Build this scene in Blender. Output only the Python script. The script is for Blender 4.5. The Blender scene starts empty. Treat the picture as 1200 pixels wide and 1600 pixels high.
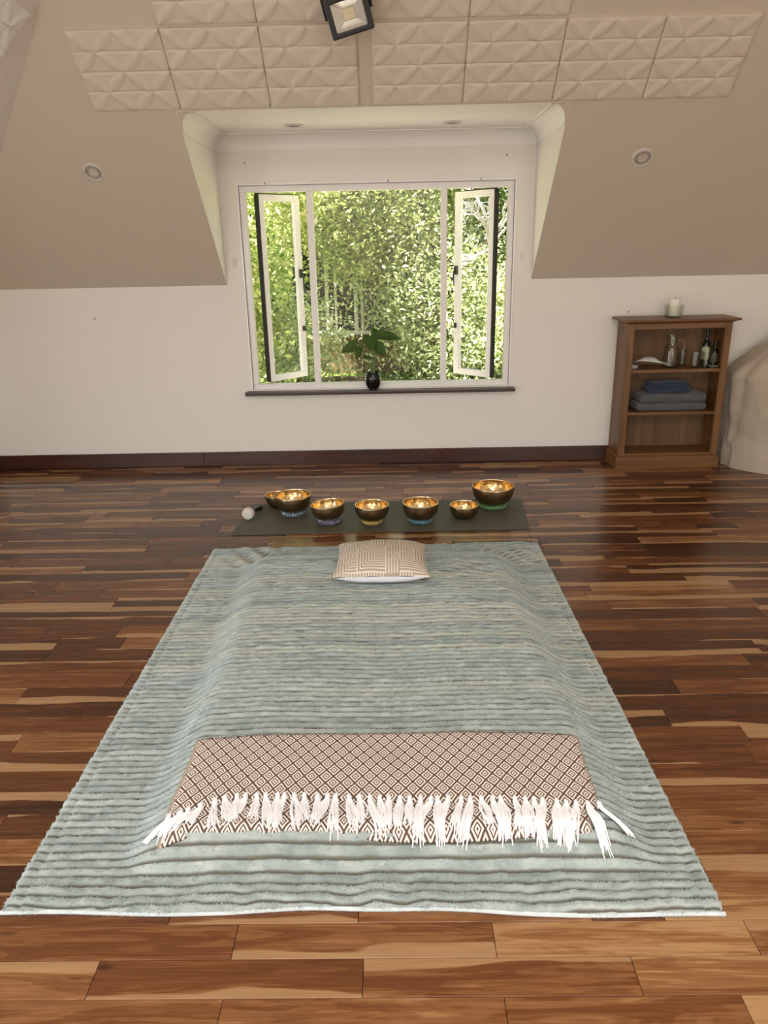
import bpy, bmesh, math, random
import numpy as np
from mathutils import Vector, Matrix

SC = bpy.context.scene
COL = SC.collection
rng = np.random.default_rng(7)
random.seed(7)
PI = math.pi

# ------------------------------------------------------------------ camera
def make_camera():
    p, r, y = math.radians(19.4), math.radians(1.2), math.radians(0.8)
    fwd = Vector((-math.sin(y)*math.cos(p), math.cos(y)*math.cos(p), -math.sin(p)))
    r0 = Vector((math.cos(y), math.sin(y), 0)); u0 = r0.cross(fwd)
    rt = r0*math.cos(r) - u0*math.sin(r); up = rt.cross(fwd)
    cd = bpy.data.cameras.new('camera'); co = bpy.data.objects.new('camera', cd); COL.objects.link(co)
    cd.sensor_fit = 'HORIZONTAL'; cd.sensor_width = 36; cd.lens = 1178/1200*36
    cd.clip_start = 0.02; cd.clip_end = 300
    co.matrix_world = Matrix(((rt.x, up.x, -fwd.x, 0), (rt.y, up.y, -fwd.y, 0), (rt.z, up.z, -fwd.z, 1.5), (0, 0, 0, 1)))
    SC.camera = co
make_camera()

# ------------------------------------------------------------------ light
SC.view_settings.view_transform = 'Standard'
SC.view_settings.look = 'None'
SC.view_settings.gamma = 1
SC.view_settings.use_curve_mapping = False
SC.view_settings.exposure = 0.0
w = bpy.data.worlds.new('sky'); SC.world = w; w.use_nodes = True
wn = w.node_tree; sky = wn.nodes.new('ShaderNodeTexSky')
sky.sky_type = 'NISHITA'; sky.sun_disc = False; sky.sun_elevation = math.radians(50); sky.sun_rotation = math.radians(200)
bg = wn.nodes['Background']; wn.links.new(sky.outputs[0], bg.inputs[0]); bg.inputs[1].default_value = 0.30

def sun_lamp():
    l = bpy.data.lights.new('sun', 'SUN'); l.energy = 44.0; l.angle = math.radians(0.6); l.color = (1, .95, .86)
    o = bpy.data.objects.new('sun', l); COL.objects.link(o)
    d = Vector((0.46, 0.16, -0.86)).normalized()
    o.rotation_euler = d.to_track_quat('-Z', 'Y').to_euler()
sun_lamp()
def fill_lamp(name, loc, direction, sx, sy, power, color, spread=180):
    l = bpy.data.lights.new(name, 'AREA'); l.shape = 'RECTANGLE'; l.size = sx; l.size_y = sy; l.energy = power; l.color = color
    l.spread = math.radians(spread)
    o = bpy.data.objects.new(name, l); COL.objects.link(o)
    o.location = loc; o.rotation_euler = Vector(direction).to_track_quat('-Z', 'Z').to_euler()
# added area lamps that fill the room, in unseen openings behind, above and beside
fill_lamp('added_fill_rear_left', (-2.1, -2.68, 1.1), (0, 1, 0), 1.2, 2.1, 58, (1.0, .97, .93))
fill_lamp('added_fill_rear_right', (2.3, -2.68, 1.2), (0, 1, 0), 1.7, 1.7, 34, (1.0, .97, .93))
fill_lamp('added_fill_top', (.23, -1.1, 3.42), (0, 0, -1), 2.0, 1.5, 135, (1.0, .97, .93))
fill_lamp('added_fill_side', (-3.06, 1.6, .68), (1, 0, 0), 2.0, 0.95, 60, (.95, .97, 1.0))

# ------------------------------------------------------------------ materials
def nmat(name):
    m = bpy.data.materials.new(name); m.use_nodes = True
    nt = m.node_tree; b = nt.nodes['Principled BSDF']
    return m, nt, b
def N(nt, t, **k):
    n = nt.nodes.new(t)
    for a, v in k.items():
        if a.startswith('i_'): n.inputs[a[2:].replace('_', ' ')].default_value = v
        else: setattr(n, a, v)
    return n
def math_n(nt, op, a, b=None, c=None, clamp=False):
    n = nt.nodes.new('ShaderNodeMath'); n.operation = op; n.use_clamp = clamp
    for i, v in enumerate((a, b, c)):
        if v is None: continue
        if isinstance(v, (int, float)): n.inputs[i].default_value = v
        else: nt.links.new(v, n.inputs[i])
    return n.outputs[0]
def mixc(nt, f, a, b):
    n = nt.nodes.new('ShaderNodeMix'); n.data_type = 'RGBA'
    for s, v in ((n.inputs[0], f), (n.inputs[6], a), (n.inputs[7], b)):
        if isinstance(v, (int, float)): s.default_value = v
        elif isinstance(v, tuple): s.default_value = (*v, 1) if len(v) == 3 else v
        else: nt.links.new(v, s)
    return n.outputs[2]
def ramp(nt, fac, stops):
    n = nt.nodes.new('ShaderNodeValToRGB'); e = n.color_ramp.elements
    while len(e) < len(stops): e.new(0.5)
    for i, (p, c) in enumerate(stops):
        e[i].position = p; e[i].color = (*c, 1) if len(c) == 3 else c
    nt.links.new(fac, n.inputs[0]); return n.outputs[0]
def simple(name, col, rough=.5, metal=0, bump=0, bscale=60, var=0.0, vscale=3, spec=.5, sheen=0):
    m, nt, b = nmat(name)
    b.inputs['Roughness'].default_value = rough; b.inputs['Metallic'].default_value = metal
    b.inputs['Specular IOR Level'].default_value = spec
    if sheen: b.inputs['Sheen Weight'].default_value = sheen
    tc = N(nt, 'ShaderNodeTexCoord')
    if var:
        n = N(nt, 'ShaderNodeTexNoise'); n.inputs['Scale'].default_value = vscale; n.inputs['Detail'].default_value = 5
        nt.links.new(tc.outputs['Object'], n.inputs['Vector'])
        lo = tuple(c*(1-var) for c in col); hi = tuple(min(1, c*(1+var)) for c in col)
        nt.links.new(ramp(nt, n.outputs[0], [(.3, lo), (.7, hi)]), b.inputs['Base Color'])
    else: b.inputs['Base Color'].default_value = (*col, 1)
    if bump:
        n = N(nt, 'ShaderNodeTexNoise'); n.inputs['Scale'].default_value = bscale; n.inputs['Detail'].default_value = 4
        nt.links.new(tc.outputs['Object'], n.inputs['Vector'])
        bp = N(nt, 'ShaderNodeBump'); bp.inputs['Strength'].default_value = bump; bp.inputs['Distance'].default_value = .004
        nt.links.new(n.outputs[0], bp.inputs['Height']); nt.links.new(bp.outputs[0], b.inputs['Normal'])
    return m

M_WALL = simple('painted_plaster', (.80, .765, .71), .75, bump=.12, bscale=35, var=.015, vscale=1.2)
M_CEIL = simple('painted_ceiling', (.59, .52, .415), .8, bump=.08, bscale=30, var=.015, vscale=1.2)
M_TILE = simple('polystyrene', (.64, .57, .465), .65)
M_WHITE = simple('white_gloss_paint', (.82, .80, .77), .35, var=.02, vscale=8)
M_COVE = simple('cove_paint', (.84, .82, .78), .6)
M_DARKEDGE = simple('dark_edge', (.012, .010, .009), .6)
M_BLACK = simple('black_metal', (.012, .012, .013), .4)
M_STEEL = simple('grey_metal', (.35, .35, .33), .4, .7)
M_LAMPWHITE = simple('downlight_ring', (.62, .58, .52), .4)
M_GIMBAL = simple('downlight_gimbal', (.36, .325, .27), .4)
M_PATCH = simple('wall_filler', (.70, .66, .60), .8)
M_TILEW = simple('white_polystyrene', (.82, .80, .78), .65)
M_REFLECT = simple('lamp_reflector', (.80, .79, .74), .22, .75)
M_DARKHOLE = simple('dark_hole', (.05, .045, .04), .7)
M_LED = simple('led_plate', (.62, .55, .36), .5)
M_MAT = simple('olive_rubber_mat', (.088, .085, .055), .62, bump=.25, bscale=260, var=.06, vscale=14)
M_LOGO = simple('pale_print', (.32, .33, .29), .7)
M_FELT = simple('cream_felt', (.62, .57, .49), .95, bump=.6, bscale=180, var=.05, vscale=30, sheen=.3)
M_HANDLE = simple('dark_handle', (.018, .014, .011), .4)
M_POT = simple('black_glaze', (.006, .006, .007), .08)
M_SOIL = simple('potting_soil', (.03, .02, .014), .9)
M_CANDLE = simple('candle_wax', (.86, .82, .72), .5)
M_WICK = simple('wick', (.05, .04, .035), .8)
M_PORCELAIN = simple('porcelain', (.72, .71, .68), .2)
M_FEATHER = simple('feather_vane', (.55, .55, .53), .6, var=.15, vscale=30)
M_BOTTLE = simple('dark_green_glass', (.010, .018, .010), .08)
M_LABEL = simple('pale_green_label', (.42, .45, .27), .6, var=.25, vscale=60)
M_LABEL2 = simple('olive_label', (.10, .11, .055), .6, var=.35, vscale=70)
M_BLUE = simple('blue_cotton', (.018, .032, .075), .9, bump=.3, bscale=160, var=.1, vscale=12, sheen=.15)
M_GREY = simple('grey_wool', (.090, .096, .098), .95, bump=.6, bscale=190, var=.22, vscale=60, sheen=.2)
M_WHITECOTTON = simple('white_cotton', (.78, .78, .82), .9, bump=.2, bscale=120, sheen=.1)
M_TASSEL = simple('white_cotton_fringe', (.87, .85, .85), .9, var=.04, vscale=60, sheen=.1)
M_BINDING = simple('pale_binding', (.56, .62, .62), .9, bump=.4, bscale=150, var=.1, vscale=40, sheen=.2)
M_BARK = simple('bark', (.15, .115, .08), .9, bump=.6, bscale=25, var=.3, vscale=12)
M_DEAD = simple('dead_wood', (.32, .30, .28), .85, var=.2, vscale=10)
M_LAWN_TUFT = simple('grass_blade', (.22, .34, .06), .7, var=.2, vscale=5)
M_SOFFIT = simple('rough_subfloor', (.03, .018, .011), .9)

def glass_pane_mat(name, tint, refl):
    m = bpy.data.materials.new(name); m.use_nodes = True; nt = m.node_tree
    for n in list(nt.nodes): nt.nodes.remove(n)
    out = N(nt, 'ShaderNodeOutputMaterial'); t = N(nt, 'ShaderNodeBsdfTransparent'); g = N(nt, 'ShaderNodeBsdfGlossy')
    t.inputs[0].default_value = (*tint, 1); g.inputs['Roughness'].default_value = .02
    ge = N(nt, 'ShaderNodeNewGeometry'); dt = N(nt, 'ShaderNodeVectorMath', operation='DOT_PRODUCT')
    nt.links.new(ge.outputs['Normal'], dt.inputs[0]); nt.links.new(ge.outputs['Incoming'], dt.inputs[1])
    sch = math_n(nt, 'POWER', math_n(nt, 'SUBTRACT', 1.0, math_n(nt, 'ABSOLUTE', dt.outputs['Value'])), 4.0)
    mx = N(nt, 'ShaderNodeMixShader'); f = math_n(nt, 'MULTIPLY', math_n(nt, 'MULTIPLY_ADD', sch, .75, .04), refl, clamp=True)
    nt.links.new(f, mx.inputs[0]); nt.links.new(t.outputs[0], mx.inputs[1]); nt.links.new(g.outputs[0], mx.inputs[2])
    nt.links.new(mx.outputs[0], out.inputs[0]); return m
M_PANE = glass_pane_mat('window_glass', (.97, .98, .97), 1.0)
M_GLASS = glass_pane_mat('tableware_glass', (.93, .94, .92), 1.1)

def wood_mat(name, dark, mid, light, axis, rough=.42, scale=1.0):
    m, nt, b = nmat(name); tc = N(nt, 'ShaderNodeTexCoord'); mp = N(nt, 'ShaderNodeMapping')
    s = [26*scale]*3; s[axis] = 1.6*scale; mp.inputs['Scale'].default_value = s
    nt.links.new(tc.outputs['Object'], mp.inputs[0])
    n = N(nt, 'ShaderNodeTexNoise'); n.inputs['Scale'].default_value = 1.0; n.inputs['Detail'].default_value = 6; n.inputs['Distortion'].default_value = .6
    nt.links.new(mp.outputs[0], n.inputs['Vector'])
    nt.links.new(ramp(nt, n.outputs[0], [(.25, dark), (.5, mid), (.75, light)]), b.inputs['Base Color'])
    b.inputs['Roughness'].default_value = rough
    return m
OAK = ((.090, .037, .009), (.165, .072, .020), (.235, .114, .036))
M_OAKX = wood_mat('oak_along_x', *OAK, 0); M_OAKZ = wood_mat('oak_along_z', *OAK, 2)
M_OAKBACK = wood_mat('oak_back_panel', (.105, .050, .018), (.145, .074, .028), (.185, .098, .040), 2, .6)
M_SKIRT = wood_mat('red_hardwood_baseboard', (.030, .009, .005), (.058, .016, .008), (.085, .028, .013), 0, .35)
M_SILL = wood_mat('dark_sill_wood', (.018, .008, .006), (.035, .016, .012), (.05, .026, .02), 0, .35)
M_FENCE = wood_mat('weathered_boards', (.12, .07, .04), (.2, .12, .07), (.27, .17, .10), 2, .8, .5)

def plank_mat():
    m, nt, b = nmat('hardwood_planks')
    uv = N(nt, 'ShaderNodeUVMap'); uv.uv_map = 'uv'
    at = N(nt, 'ShaderNodeAttribute'); at.attribute_name = 'rnd'
    sx = N(nt, 'ShaderNodeSeparateXYZ'); nt.links.new(uv.outputs[0], sx.inputs[0])
    sr = N(nt, 'ShaderNodeSeparateColor'); nt.links.new(at.outputs['Color'], sr.inputs[0])
    tone, sap, seed = sr.outputs
    U, V = sx.outputs[0], sx.outputs[1]
    sh = math_n(nt, 'MULTIPLY', seed, 57.0)
    def noise(us, vs, detail, dist, off=0.0):
        c = N(nt, 'ShaderNodeCombineXYZ')
        nt.links.new(math_n(nt, 'MULTIPLY', U, us), c.inputs[0]); nt.links.new(math_n(nt, 'MULTIPLY', V, vs), c.inputs[1])
        nt.links.new(math_n(nt, 'ADD', sh, off), c.inputs[2])
        n = N(nt, 'ShaderNodeTexNoise'); n.inputs['Scale'].default_value = 1; n.inputs['Detail'].default_value = detail; n.inputs['Distortion'].default_value = dist
        nt.links.new(c.outputs[0], n.inputs['Vector']); return n.outputs[0]
    fine = noise(5, 140, 5, .3); broad = noise(2.4, 22, 4, 1.4, 3.1)
    wave = math_n(nt, 'SINE', math_n(nt, 'MULTIPLY', broad, 42.0))
    t = math_n(nt, 'ADD', tone, math_n(nt, 'MULTIPLY', math_n(nt, 'SUBTRACT', broad, .5), .75))
    t = math_n(nt, 'ADD', t, math_n(nt, 'MULTIPLY', math_n(nt, 'SUBTRACT', fine, .5), .55))
    t = math_n(nt, 'ADD', t, math_n(nt, 'MULTIPLY', wave, .045), clamp=True)
    col = ramp(nt, t, [(0.0, (.040, .013, .006)), (.3, (.088, .029, .010)), (.55, (.150, .052, .016)), (.8, (.26, .118, .044)), (1.0, (.40, .225, .10))])
    # pale sapwood along one edge with a wavy limit
    lim = noise(1.6, 6, 3, .4, 9.7)
    v01 = math_n(nt, 'DIVIDE', V, .0937)
    e = math_n(nt, 'ADD', v01, math_n(nt, 'MULTIPLY', math_n(nt, 'SUBTRACT', lim, .5), 1.3))
    sm = N(nt, 'ShaderNodeMapRange'); sm.interpolation_type = 'SMOOTHSTEP'
    nt.links.new(math_n(nt, 'SUBTRACT', sap, e), sm.inputs[0]); sm.inputs[1].default_value = -.02; sm.inputs[2].default_value = .045
    sapc = mixc(nt, fine, (.29, .150, .063), (.45, .275, .135))
    col = mixc(nt, math_n(nt, 'MULTIPLY', sm.outputs[0], .85), col, sapc)
    # few knots
    kc = N(nt, 'ShaderNodeCombineXYZ'); nt.links.new(math_n(nt, 'MULTIPLY', U, 2.2), kc.inputs[0]); nt.links.new(math_n(nt, 'MULTIPLY', V, 7), kc.inputs[1]); nt.links.new(sh, kc.inputs[2])
    vo = N(nt, 'ShaderNodeTexVoronoi'); vo.inputs['Scale'].default_value = 1.0; nt.links.new(kc.outputs[0], vo.inputs['Vector'])
    kn = N(nt, 'ShaderNodeMapRange'); nt.links.new(vo.outputs[0], kn.inputs[0]); kn.inputs[1].default_value = .07; kn.inputs[2].default_value = .02; kn.inputs[3].default_value = 0; kn.inputs[4].default_value = .75
    col = mixc(nt, kn.outputs[0], col, (.03, .013, .008))
    nt.links.new(col, b.inputs['Base Color'])
    r = math_n(nt, 'ADD', math_n(nt, 'MULTIPLY', fine, .12), .17); nt.links.new(r, b.inputs['Roughness'])
    b.inputs['Specular IOR Level'].default_value = .5
    bp = N(nt, 'ShaderNodeBump'); bp.inputs['Strength'].default_value = .06; bp.inputs['Distance'].default_value = .002
    nt.links.new(fine, bp.inputs['Height']); nt.links.new(bp.outputs[0], b.inputs['Normal'])
    return m
M_PLANK = plank_mat()

def plush_mat():
    m, nt, b = nmat('sage_plush')
    at = N(nt, 'ShaderNodeAttribute'); at.attribute_name = 'rnd'
    sr = N(nt, 'ShaderNodeSeparateColor'); nt.links.new(at.outputs['Color'], sr.inputs[0])
    tc = N(nt, 'ShaderNodeTexCoord'); mp = N(nt, 'ShaderNodeMapping'); mp.inputs['Scale'].default_value = (16, 60, 20)
    nt.links.new(tc.outputs['Object'], mp.inputs[0])
    n = N(nt, 'ShaderNodeTexNoise'); n.inputs['Scale'].default_value = 1; n.inputs['Detail'].default_value = 6; n.inputs['Roughness'].default_value = .65
    nt.links.new(mp.outputs[0], n.inputs['Vector'])
    t = math_n(nt, 'ADD', math_n(nt, 'MULTIPLY', sr.outputs[0], .65), math_n(nt, 'MULTIPLY', n.outputs[0], .5))
    col = ramp(nt, t, [(.2, (.170, .215, .200)), (.5, (.300, .350, .330)), (.85, (.50, .550, .522))])
    col = mixc(nt, math_n(nt, 'MULTIPLY', sr.outputs[1], .55), col, (.52, .515, .41))
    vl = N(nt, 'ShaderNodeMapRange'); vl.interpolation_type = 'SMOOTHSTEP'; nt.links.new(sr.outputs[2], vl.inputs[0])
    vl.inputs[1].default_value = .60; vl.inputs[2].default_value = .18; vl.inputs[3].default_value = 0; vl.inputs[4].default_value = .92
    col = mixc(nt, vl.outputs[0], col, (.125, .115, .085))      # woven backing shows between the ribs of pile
    nt.links.new(col, b.inputs['Base Color'])
    b.inputs['Roughness'].default_value = .9; b.inputs['Specular IOR Level'].default_value = .15
    b.inputs['Sheen Weight'].default_value = .8; b.inputs['Sheen Roughness'].default_value = .4; b.inputs['Sheen Tint'].default_value = (.85, .95, .95, 1)
    n2 = N(nt, 'ShaderNodeTexNoise'); n2.inputs['Scale'].default_value = 420; n2.inputs['Detail'].default_value = 3
    nt.links.new(tc.outputs['Object'], n2.inputs['Vector'])
    bp = N(nt, 'ShaderNodeBump'); bp.inputs['Strength'].default_value = .6; bp.inputs['Distance'].default_value = .003
    nt.links.new(n2.outputs[0], bp.inputs['Height']); nt.links.new(bp.outputs[0], b.inputs['Normal'])
    return m
M_PLUSH = plush_mat()

def diamond_mat():
    m, nt, b = nmat('diamond_weave')
    uv = N(nt, 'ShaderNodeUVMap'); uv.uv_map = 'uv'
    s = N(nt, 'ShaderNodeSeparateXYZ'); nt.links.new(uv.outputs[0], s.inputs[0])
    nz = N(nt, 'ShaderNodeTexNoise'); nz.inputs['Scale'].default_value = 6; nt.links.new(uv.outputs[0], nz.inputs['Vector'])
    wob = math_n(nt, 'MULTIPLY', math_n(nt, 'SUBTRACT', nz.outputs[0], .5), .22)
    u = math_n(nt, 'ADD', math_n(nt, 'MULTIPLY', s.outputs[0], 1/.0398), wob)
    v = math_n(nt, 'ADD', math_n(nt, 'MULTIPLY', s.outputs[1], 1/.0530), wob)
    a = math_n(nt, 'FRACT', math_n(nt, 'ADD', u, v)); c = math_n(nt, 'FRACT', math_n(nt, 'SUBTRACT', u, v))
    d = math_n(nt, 'MAXIMUM', math_n(nt, 'ABSOLUTE', math_n(nt, 'SUBTRACT', a, .5)), math_n(nt, 'ABSOLUTE', math_n(nt, 'SUBTRACT', c, .5)))
    w = math_n(nt, 'MULTIPLY', d, 2.0)
    col = ramp(nt, w, [(0, (.17, .095, .065)), (.13, (.17, .095, .065)), (.19, (.84, .78, .70)), (.34, (.84, .78, .70)), (.40, (.12, .065, .048)), (.54, (.12, .065, .048)), (.60, (.84, .78, .70)), (.80, (.84, .78, .70)), (.86, (.12, .065, .048)), (1, (.12, .065, .048))])
    # beige selvedge on the two short ends (stored in the attribute)
    at = N(nt, 'ShaderNodeAttribute'); at.attribute_name = 'hem'
    col = mixc(nt, at.outputs['Fac'], col, (.40, .30, .22))
    nt.links.new(col, b.inputs['Base Color']); b.inputs['Roughness'].default_value = .9
    wv = N(nt, 'ShaderNodeTexNoise'); wv.inputs['Scale'].default_value = 500; nt.links.new(uv.outputs[0], wv.inputs['Vector'])
    bp = N(nt, 'ShaderNodeBump'); bp.inputs['Strength'].default_value = .4; bp.inputs['Distance'].default_value = .002
    nt.links.new(wv.outputs[0], bp.inputs['Height']); nt.links.new(bp.outputs[0], b.inputs['Normal'])
    return m
M_DIAMOND = diamond_mat()

def basket_mat():
    m, nt, b = nmat('basket_stripe_print')
    uv = N(nt, 'ShaderNodeUVMap'); uv.uv_map = 'uv'
    sc = N(nt, 'ShaderNodeVectorMath', operation='SCALE'); sc.inputs['Scale'].default_value = 1/.066; nt.links.new(uv.outputs[0], sc.inputs[0])
    fl = N(nt, 'ShaderNodeVectorMath', operation='FLOOR'); nt.links.new(sc.outputs[0], fl.inputs[0])
    fr = N(nt, 'ShaderNodeVectorMath', operation='FRACTION'); nt.links.new(sc.outputs[0], fr.inputs[0])
    wn_ = N(nt, 'ShaderNodeTexWhiteNoise'); wn_.noise_dimensions = '2D'; nt.links.new(fl.outputs[0], wn_.inputs['Vector'])
    s = N(nt, 'ShaderNodeSeparateXYZ'); nt.links.new(fr.outputs[0], s.inputs[0])
    x, y = s.outputs[0], s.outputs[1]
    r = wn_.outputs['Value']
    pick = math_n(nt, 'GREATER_THAN', r, .42)
    val = math_n(nt, 'ADD', math_n(nt, 'MULTIPLY', x, pick), math_n(nt, 'MULTIPLY', y, math_n(nt, 'SUBTRACT', 1.0, pick)))
    ell = math_n(nt, 'GREATER_THAN', r, .75)
    val = math_n(nt, 'ADD', math_n(nt, 'MULTIPLY', math_n(nt, 'MINIMUM', x, y), ell), math_n(nt, 'MULTIPLY', val, math_n(nt, 'SUBTRACT', 1.0, ell)))
    st = math_n(nt, 'FRACT', math_n(nt, 'MULTIPLY', val, 5.0))
    lit = math_n(nt, 'LESS_THAN', st, .45)
    nt.links.new(mixc(nt, lit, (.41, .33, .25), (.69, .635, .545)), b.inputs['Base Color'])
    b.inputs['Roughness'].default_value = .9
    return m
M_BASKET = basket_mat()

def linen_mat():
    m, nt, b = nmat('beige_linen'); tc = N(nt, 'ShaderNodeTexCoord')
    n = N(nt, 'ShaderNodeTexNoise'); n.inputs['Scale'].default_value = 2.5; n.inputs['Detail'].default_value = 4; nt.links.new(tc.outputs['Object'], n.inputs['Vector'])
    nt.links.new(ramp(nt, n.outputs[0], [(.3, (.40, .335, .255)), (.7, (.50, .42, .325))]), b.inputs['Base Color'])
    n2 = N(nt, 'ShaderNodeTexNoise'); n2.inputs['Scale'].default_value = 260; nt.links.new(tc.outputs['Object'], n2.inputs['Vector'])
    bp = N(nt, 'ShaderNodeBump'); bp.inputs['Strength'].default_value = .35; bp.inputs['Distance'].default_value = .003
    nt.links.new(n2.outputs[0], bp.inputs['Height']); nt.links.new(bp.outputs[0], b.inputs['Normal'])
    b.inputs['Roughness'].default_value = .95; return m
M_LINEN = linen_mat()

def bronze(name, a, c, rough, hammer):
    m, nt, b = nmat(name); tc = N(nt, 'ShaderNodeTexCoord')
    n = N(nt, 'ShaderNodeTexNoise'); n.inputs['Scale'].default_value = 22; n.inputs['Detail'].default_value = 4; nt.links.new(tc.outputs['Object'], n.inputs['Vector'])
    nt.links.new(ramp(nt, n.outputs[0], [(.3, a), (.7, c)]), b.inputs['Base Color'])
    b.inputs['Metallic'].default_value = 1; b.inputs['Roughness'].default_value = rough
    v = N(nt, 'ShaderNodeTexVoronoi'); v.inputs['Scale'].default_value = 70; nt.links.new(tc.outputs['Object'], v.inputs['Vector'])
    bp = N(nt, 'ShaderNodeBump'); bp.inputs['Strength'].default_value = hammer; bp.inputs['Distance'].default_value = .003
    nt.links.new(v.outputs[0], bp.inputs['Height']); nt.links.new(bp.outputs[0], b.inputs['Normal']); return m
M_BRONZE = bronze('dark_bronze', (.23, .150, .075), (.37, .255, .135), .36, .25)
M_GOLD = bronze('polished_bronze', (.72, .50, .22), (.88, .65, .33), .17, .3)
M_RIM = bronze('bright_rim', (.75, .60, .40), (.85, .70, .50), .25, .02)

def brocade(name, base, second):
    m, nt, b = nmat(name); tc = N(nt, 'ShaderNodeTexCoord')
    v = N(nt, 'ShaderNodeTexVoronoi'); v.inputs['Scale'].default_value = 75; nt.links.new(tc.outputs['Object'], v.inputs['Vector'])
    n = N(nt, 'ShaderNodeTexNoise'); n.inputs['Scale'].default_value = 70; n.inputs['Detail'].default_value = 2; n.inputs['Distortion'].default_value = 2.5; nt.links.new(tc.outputs['Object'], n.inputs['Vector'])
    c1 = ramp(nt, n.outputs[0], [(.50, base), (.56, second)])
    nt.links.new(c1, b.inputs['Base Color']); b.inputs['Roughness'].default_value = .55; b.inputs['Sheen Weight'].default_value = .2; return m

def leaf_mat(name, c1, c2, c3, trans=.45):
    m = bpy.data.materials.new(name); m.use_nodes = True; nt = m.node_tree
    for n in list(nt.nodes): nt.nodes.remove(n)
    out = N(nt, 'ShaderNodeOutputMaterial'); g = N(nt, 'ShaderNodeNewGeometry')
    col = ramp(nt, g.outputs['Random Per Island'], [(0, c1), (.55, c2), (1, c3)])
    d = N(nt, 'ShaderNodeBsdfPrincipled'); d.inputs['Roughness'].default_value = .38
    t = N(nt, 'ShaderNodeBsdfTranslucent')
    nt.links.new(col, d.inputs['Base Color']); nt.links.new(col, t.inputs[0])
    mx = N(nt, 'ShaderNodeMixShader'); mx.inputs[0].default_value = trans
    nt.links.new(d.outputs[0], mx.inputs[1]); nt.links.new(t.outputs[0], mx.inputs[2]); nt.links.new(mx.outputs[0], out.inputs[0]); return m
M_LEAF_A = leaf_mat('leaf_yellow_green', (.22, .31, .06), (.48, .53, .18), (.74, .70, .42))
M_LEAF_B = leaf_mat('leaf_mid_green', (.12, .23, .035), (.30, .42, .10), (.55, .60, .27))
M_LEAF_C = leaf_mat('leaf_dark_green', (.045, .09, .016), (.12, .20, .04), (.28, .36, .11))
M_LEAF_D = leaf_mat('leaf_pale', (.34, .42, .18), (.54, .60, .32), (.76, .73, .50))
M_HOUSEPLANT = leaf_mat('houseplant_leaf', (.060, .13, .022), (.085, .17, .03), (.10, .19, .035), .5)
M_STEM = simple('plant_stem', (.12, .20, .05), .5)

def lawn_mat():
    m, nt, b = nmat('lawn'); tc = N(nt, 'ShaderNodeTexCoord')
    n = N(nt, 'ShaderNodeTexNoise'); n.inputs['Scale'].default_value = 1.4; n.inputs['Detail'].default_value = 8; nt.links.new(tc.outputs['Object'], n.inputs['Vector'])
    nt.links.new(ramp(nt, n.outputs[0], [(.35, (.22, .30, .07)), (.55, (.36, .43, .14)), (.7, (.46, .42, .22))]), b.inputs['Base Color'])
    b.inputs['Roughness'].default_value = .95; return m
M_LAWN = lawn_mat()

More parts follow.
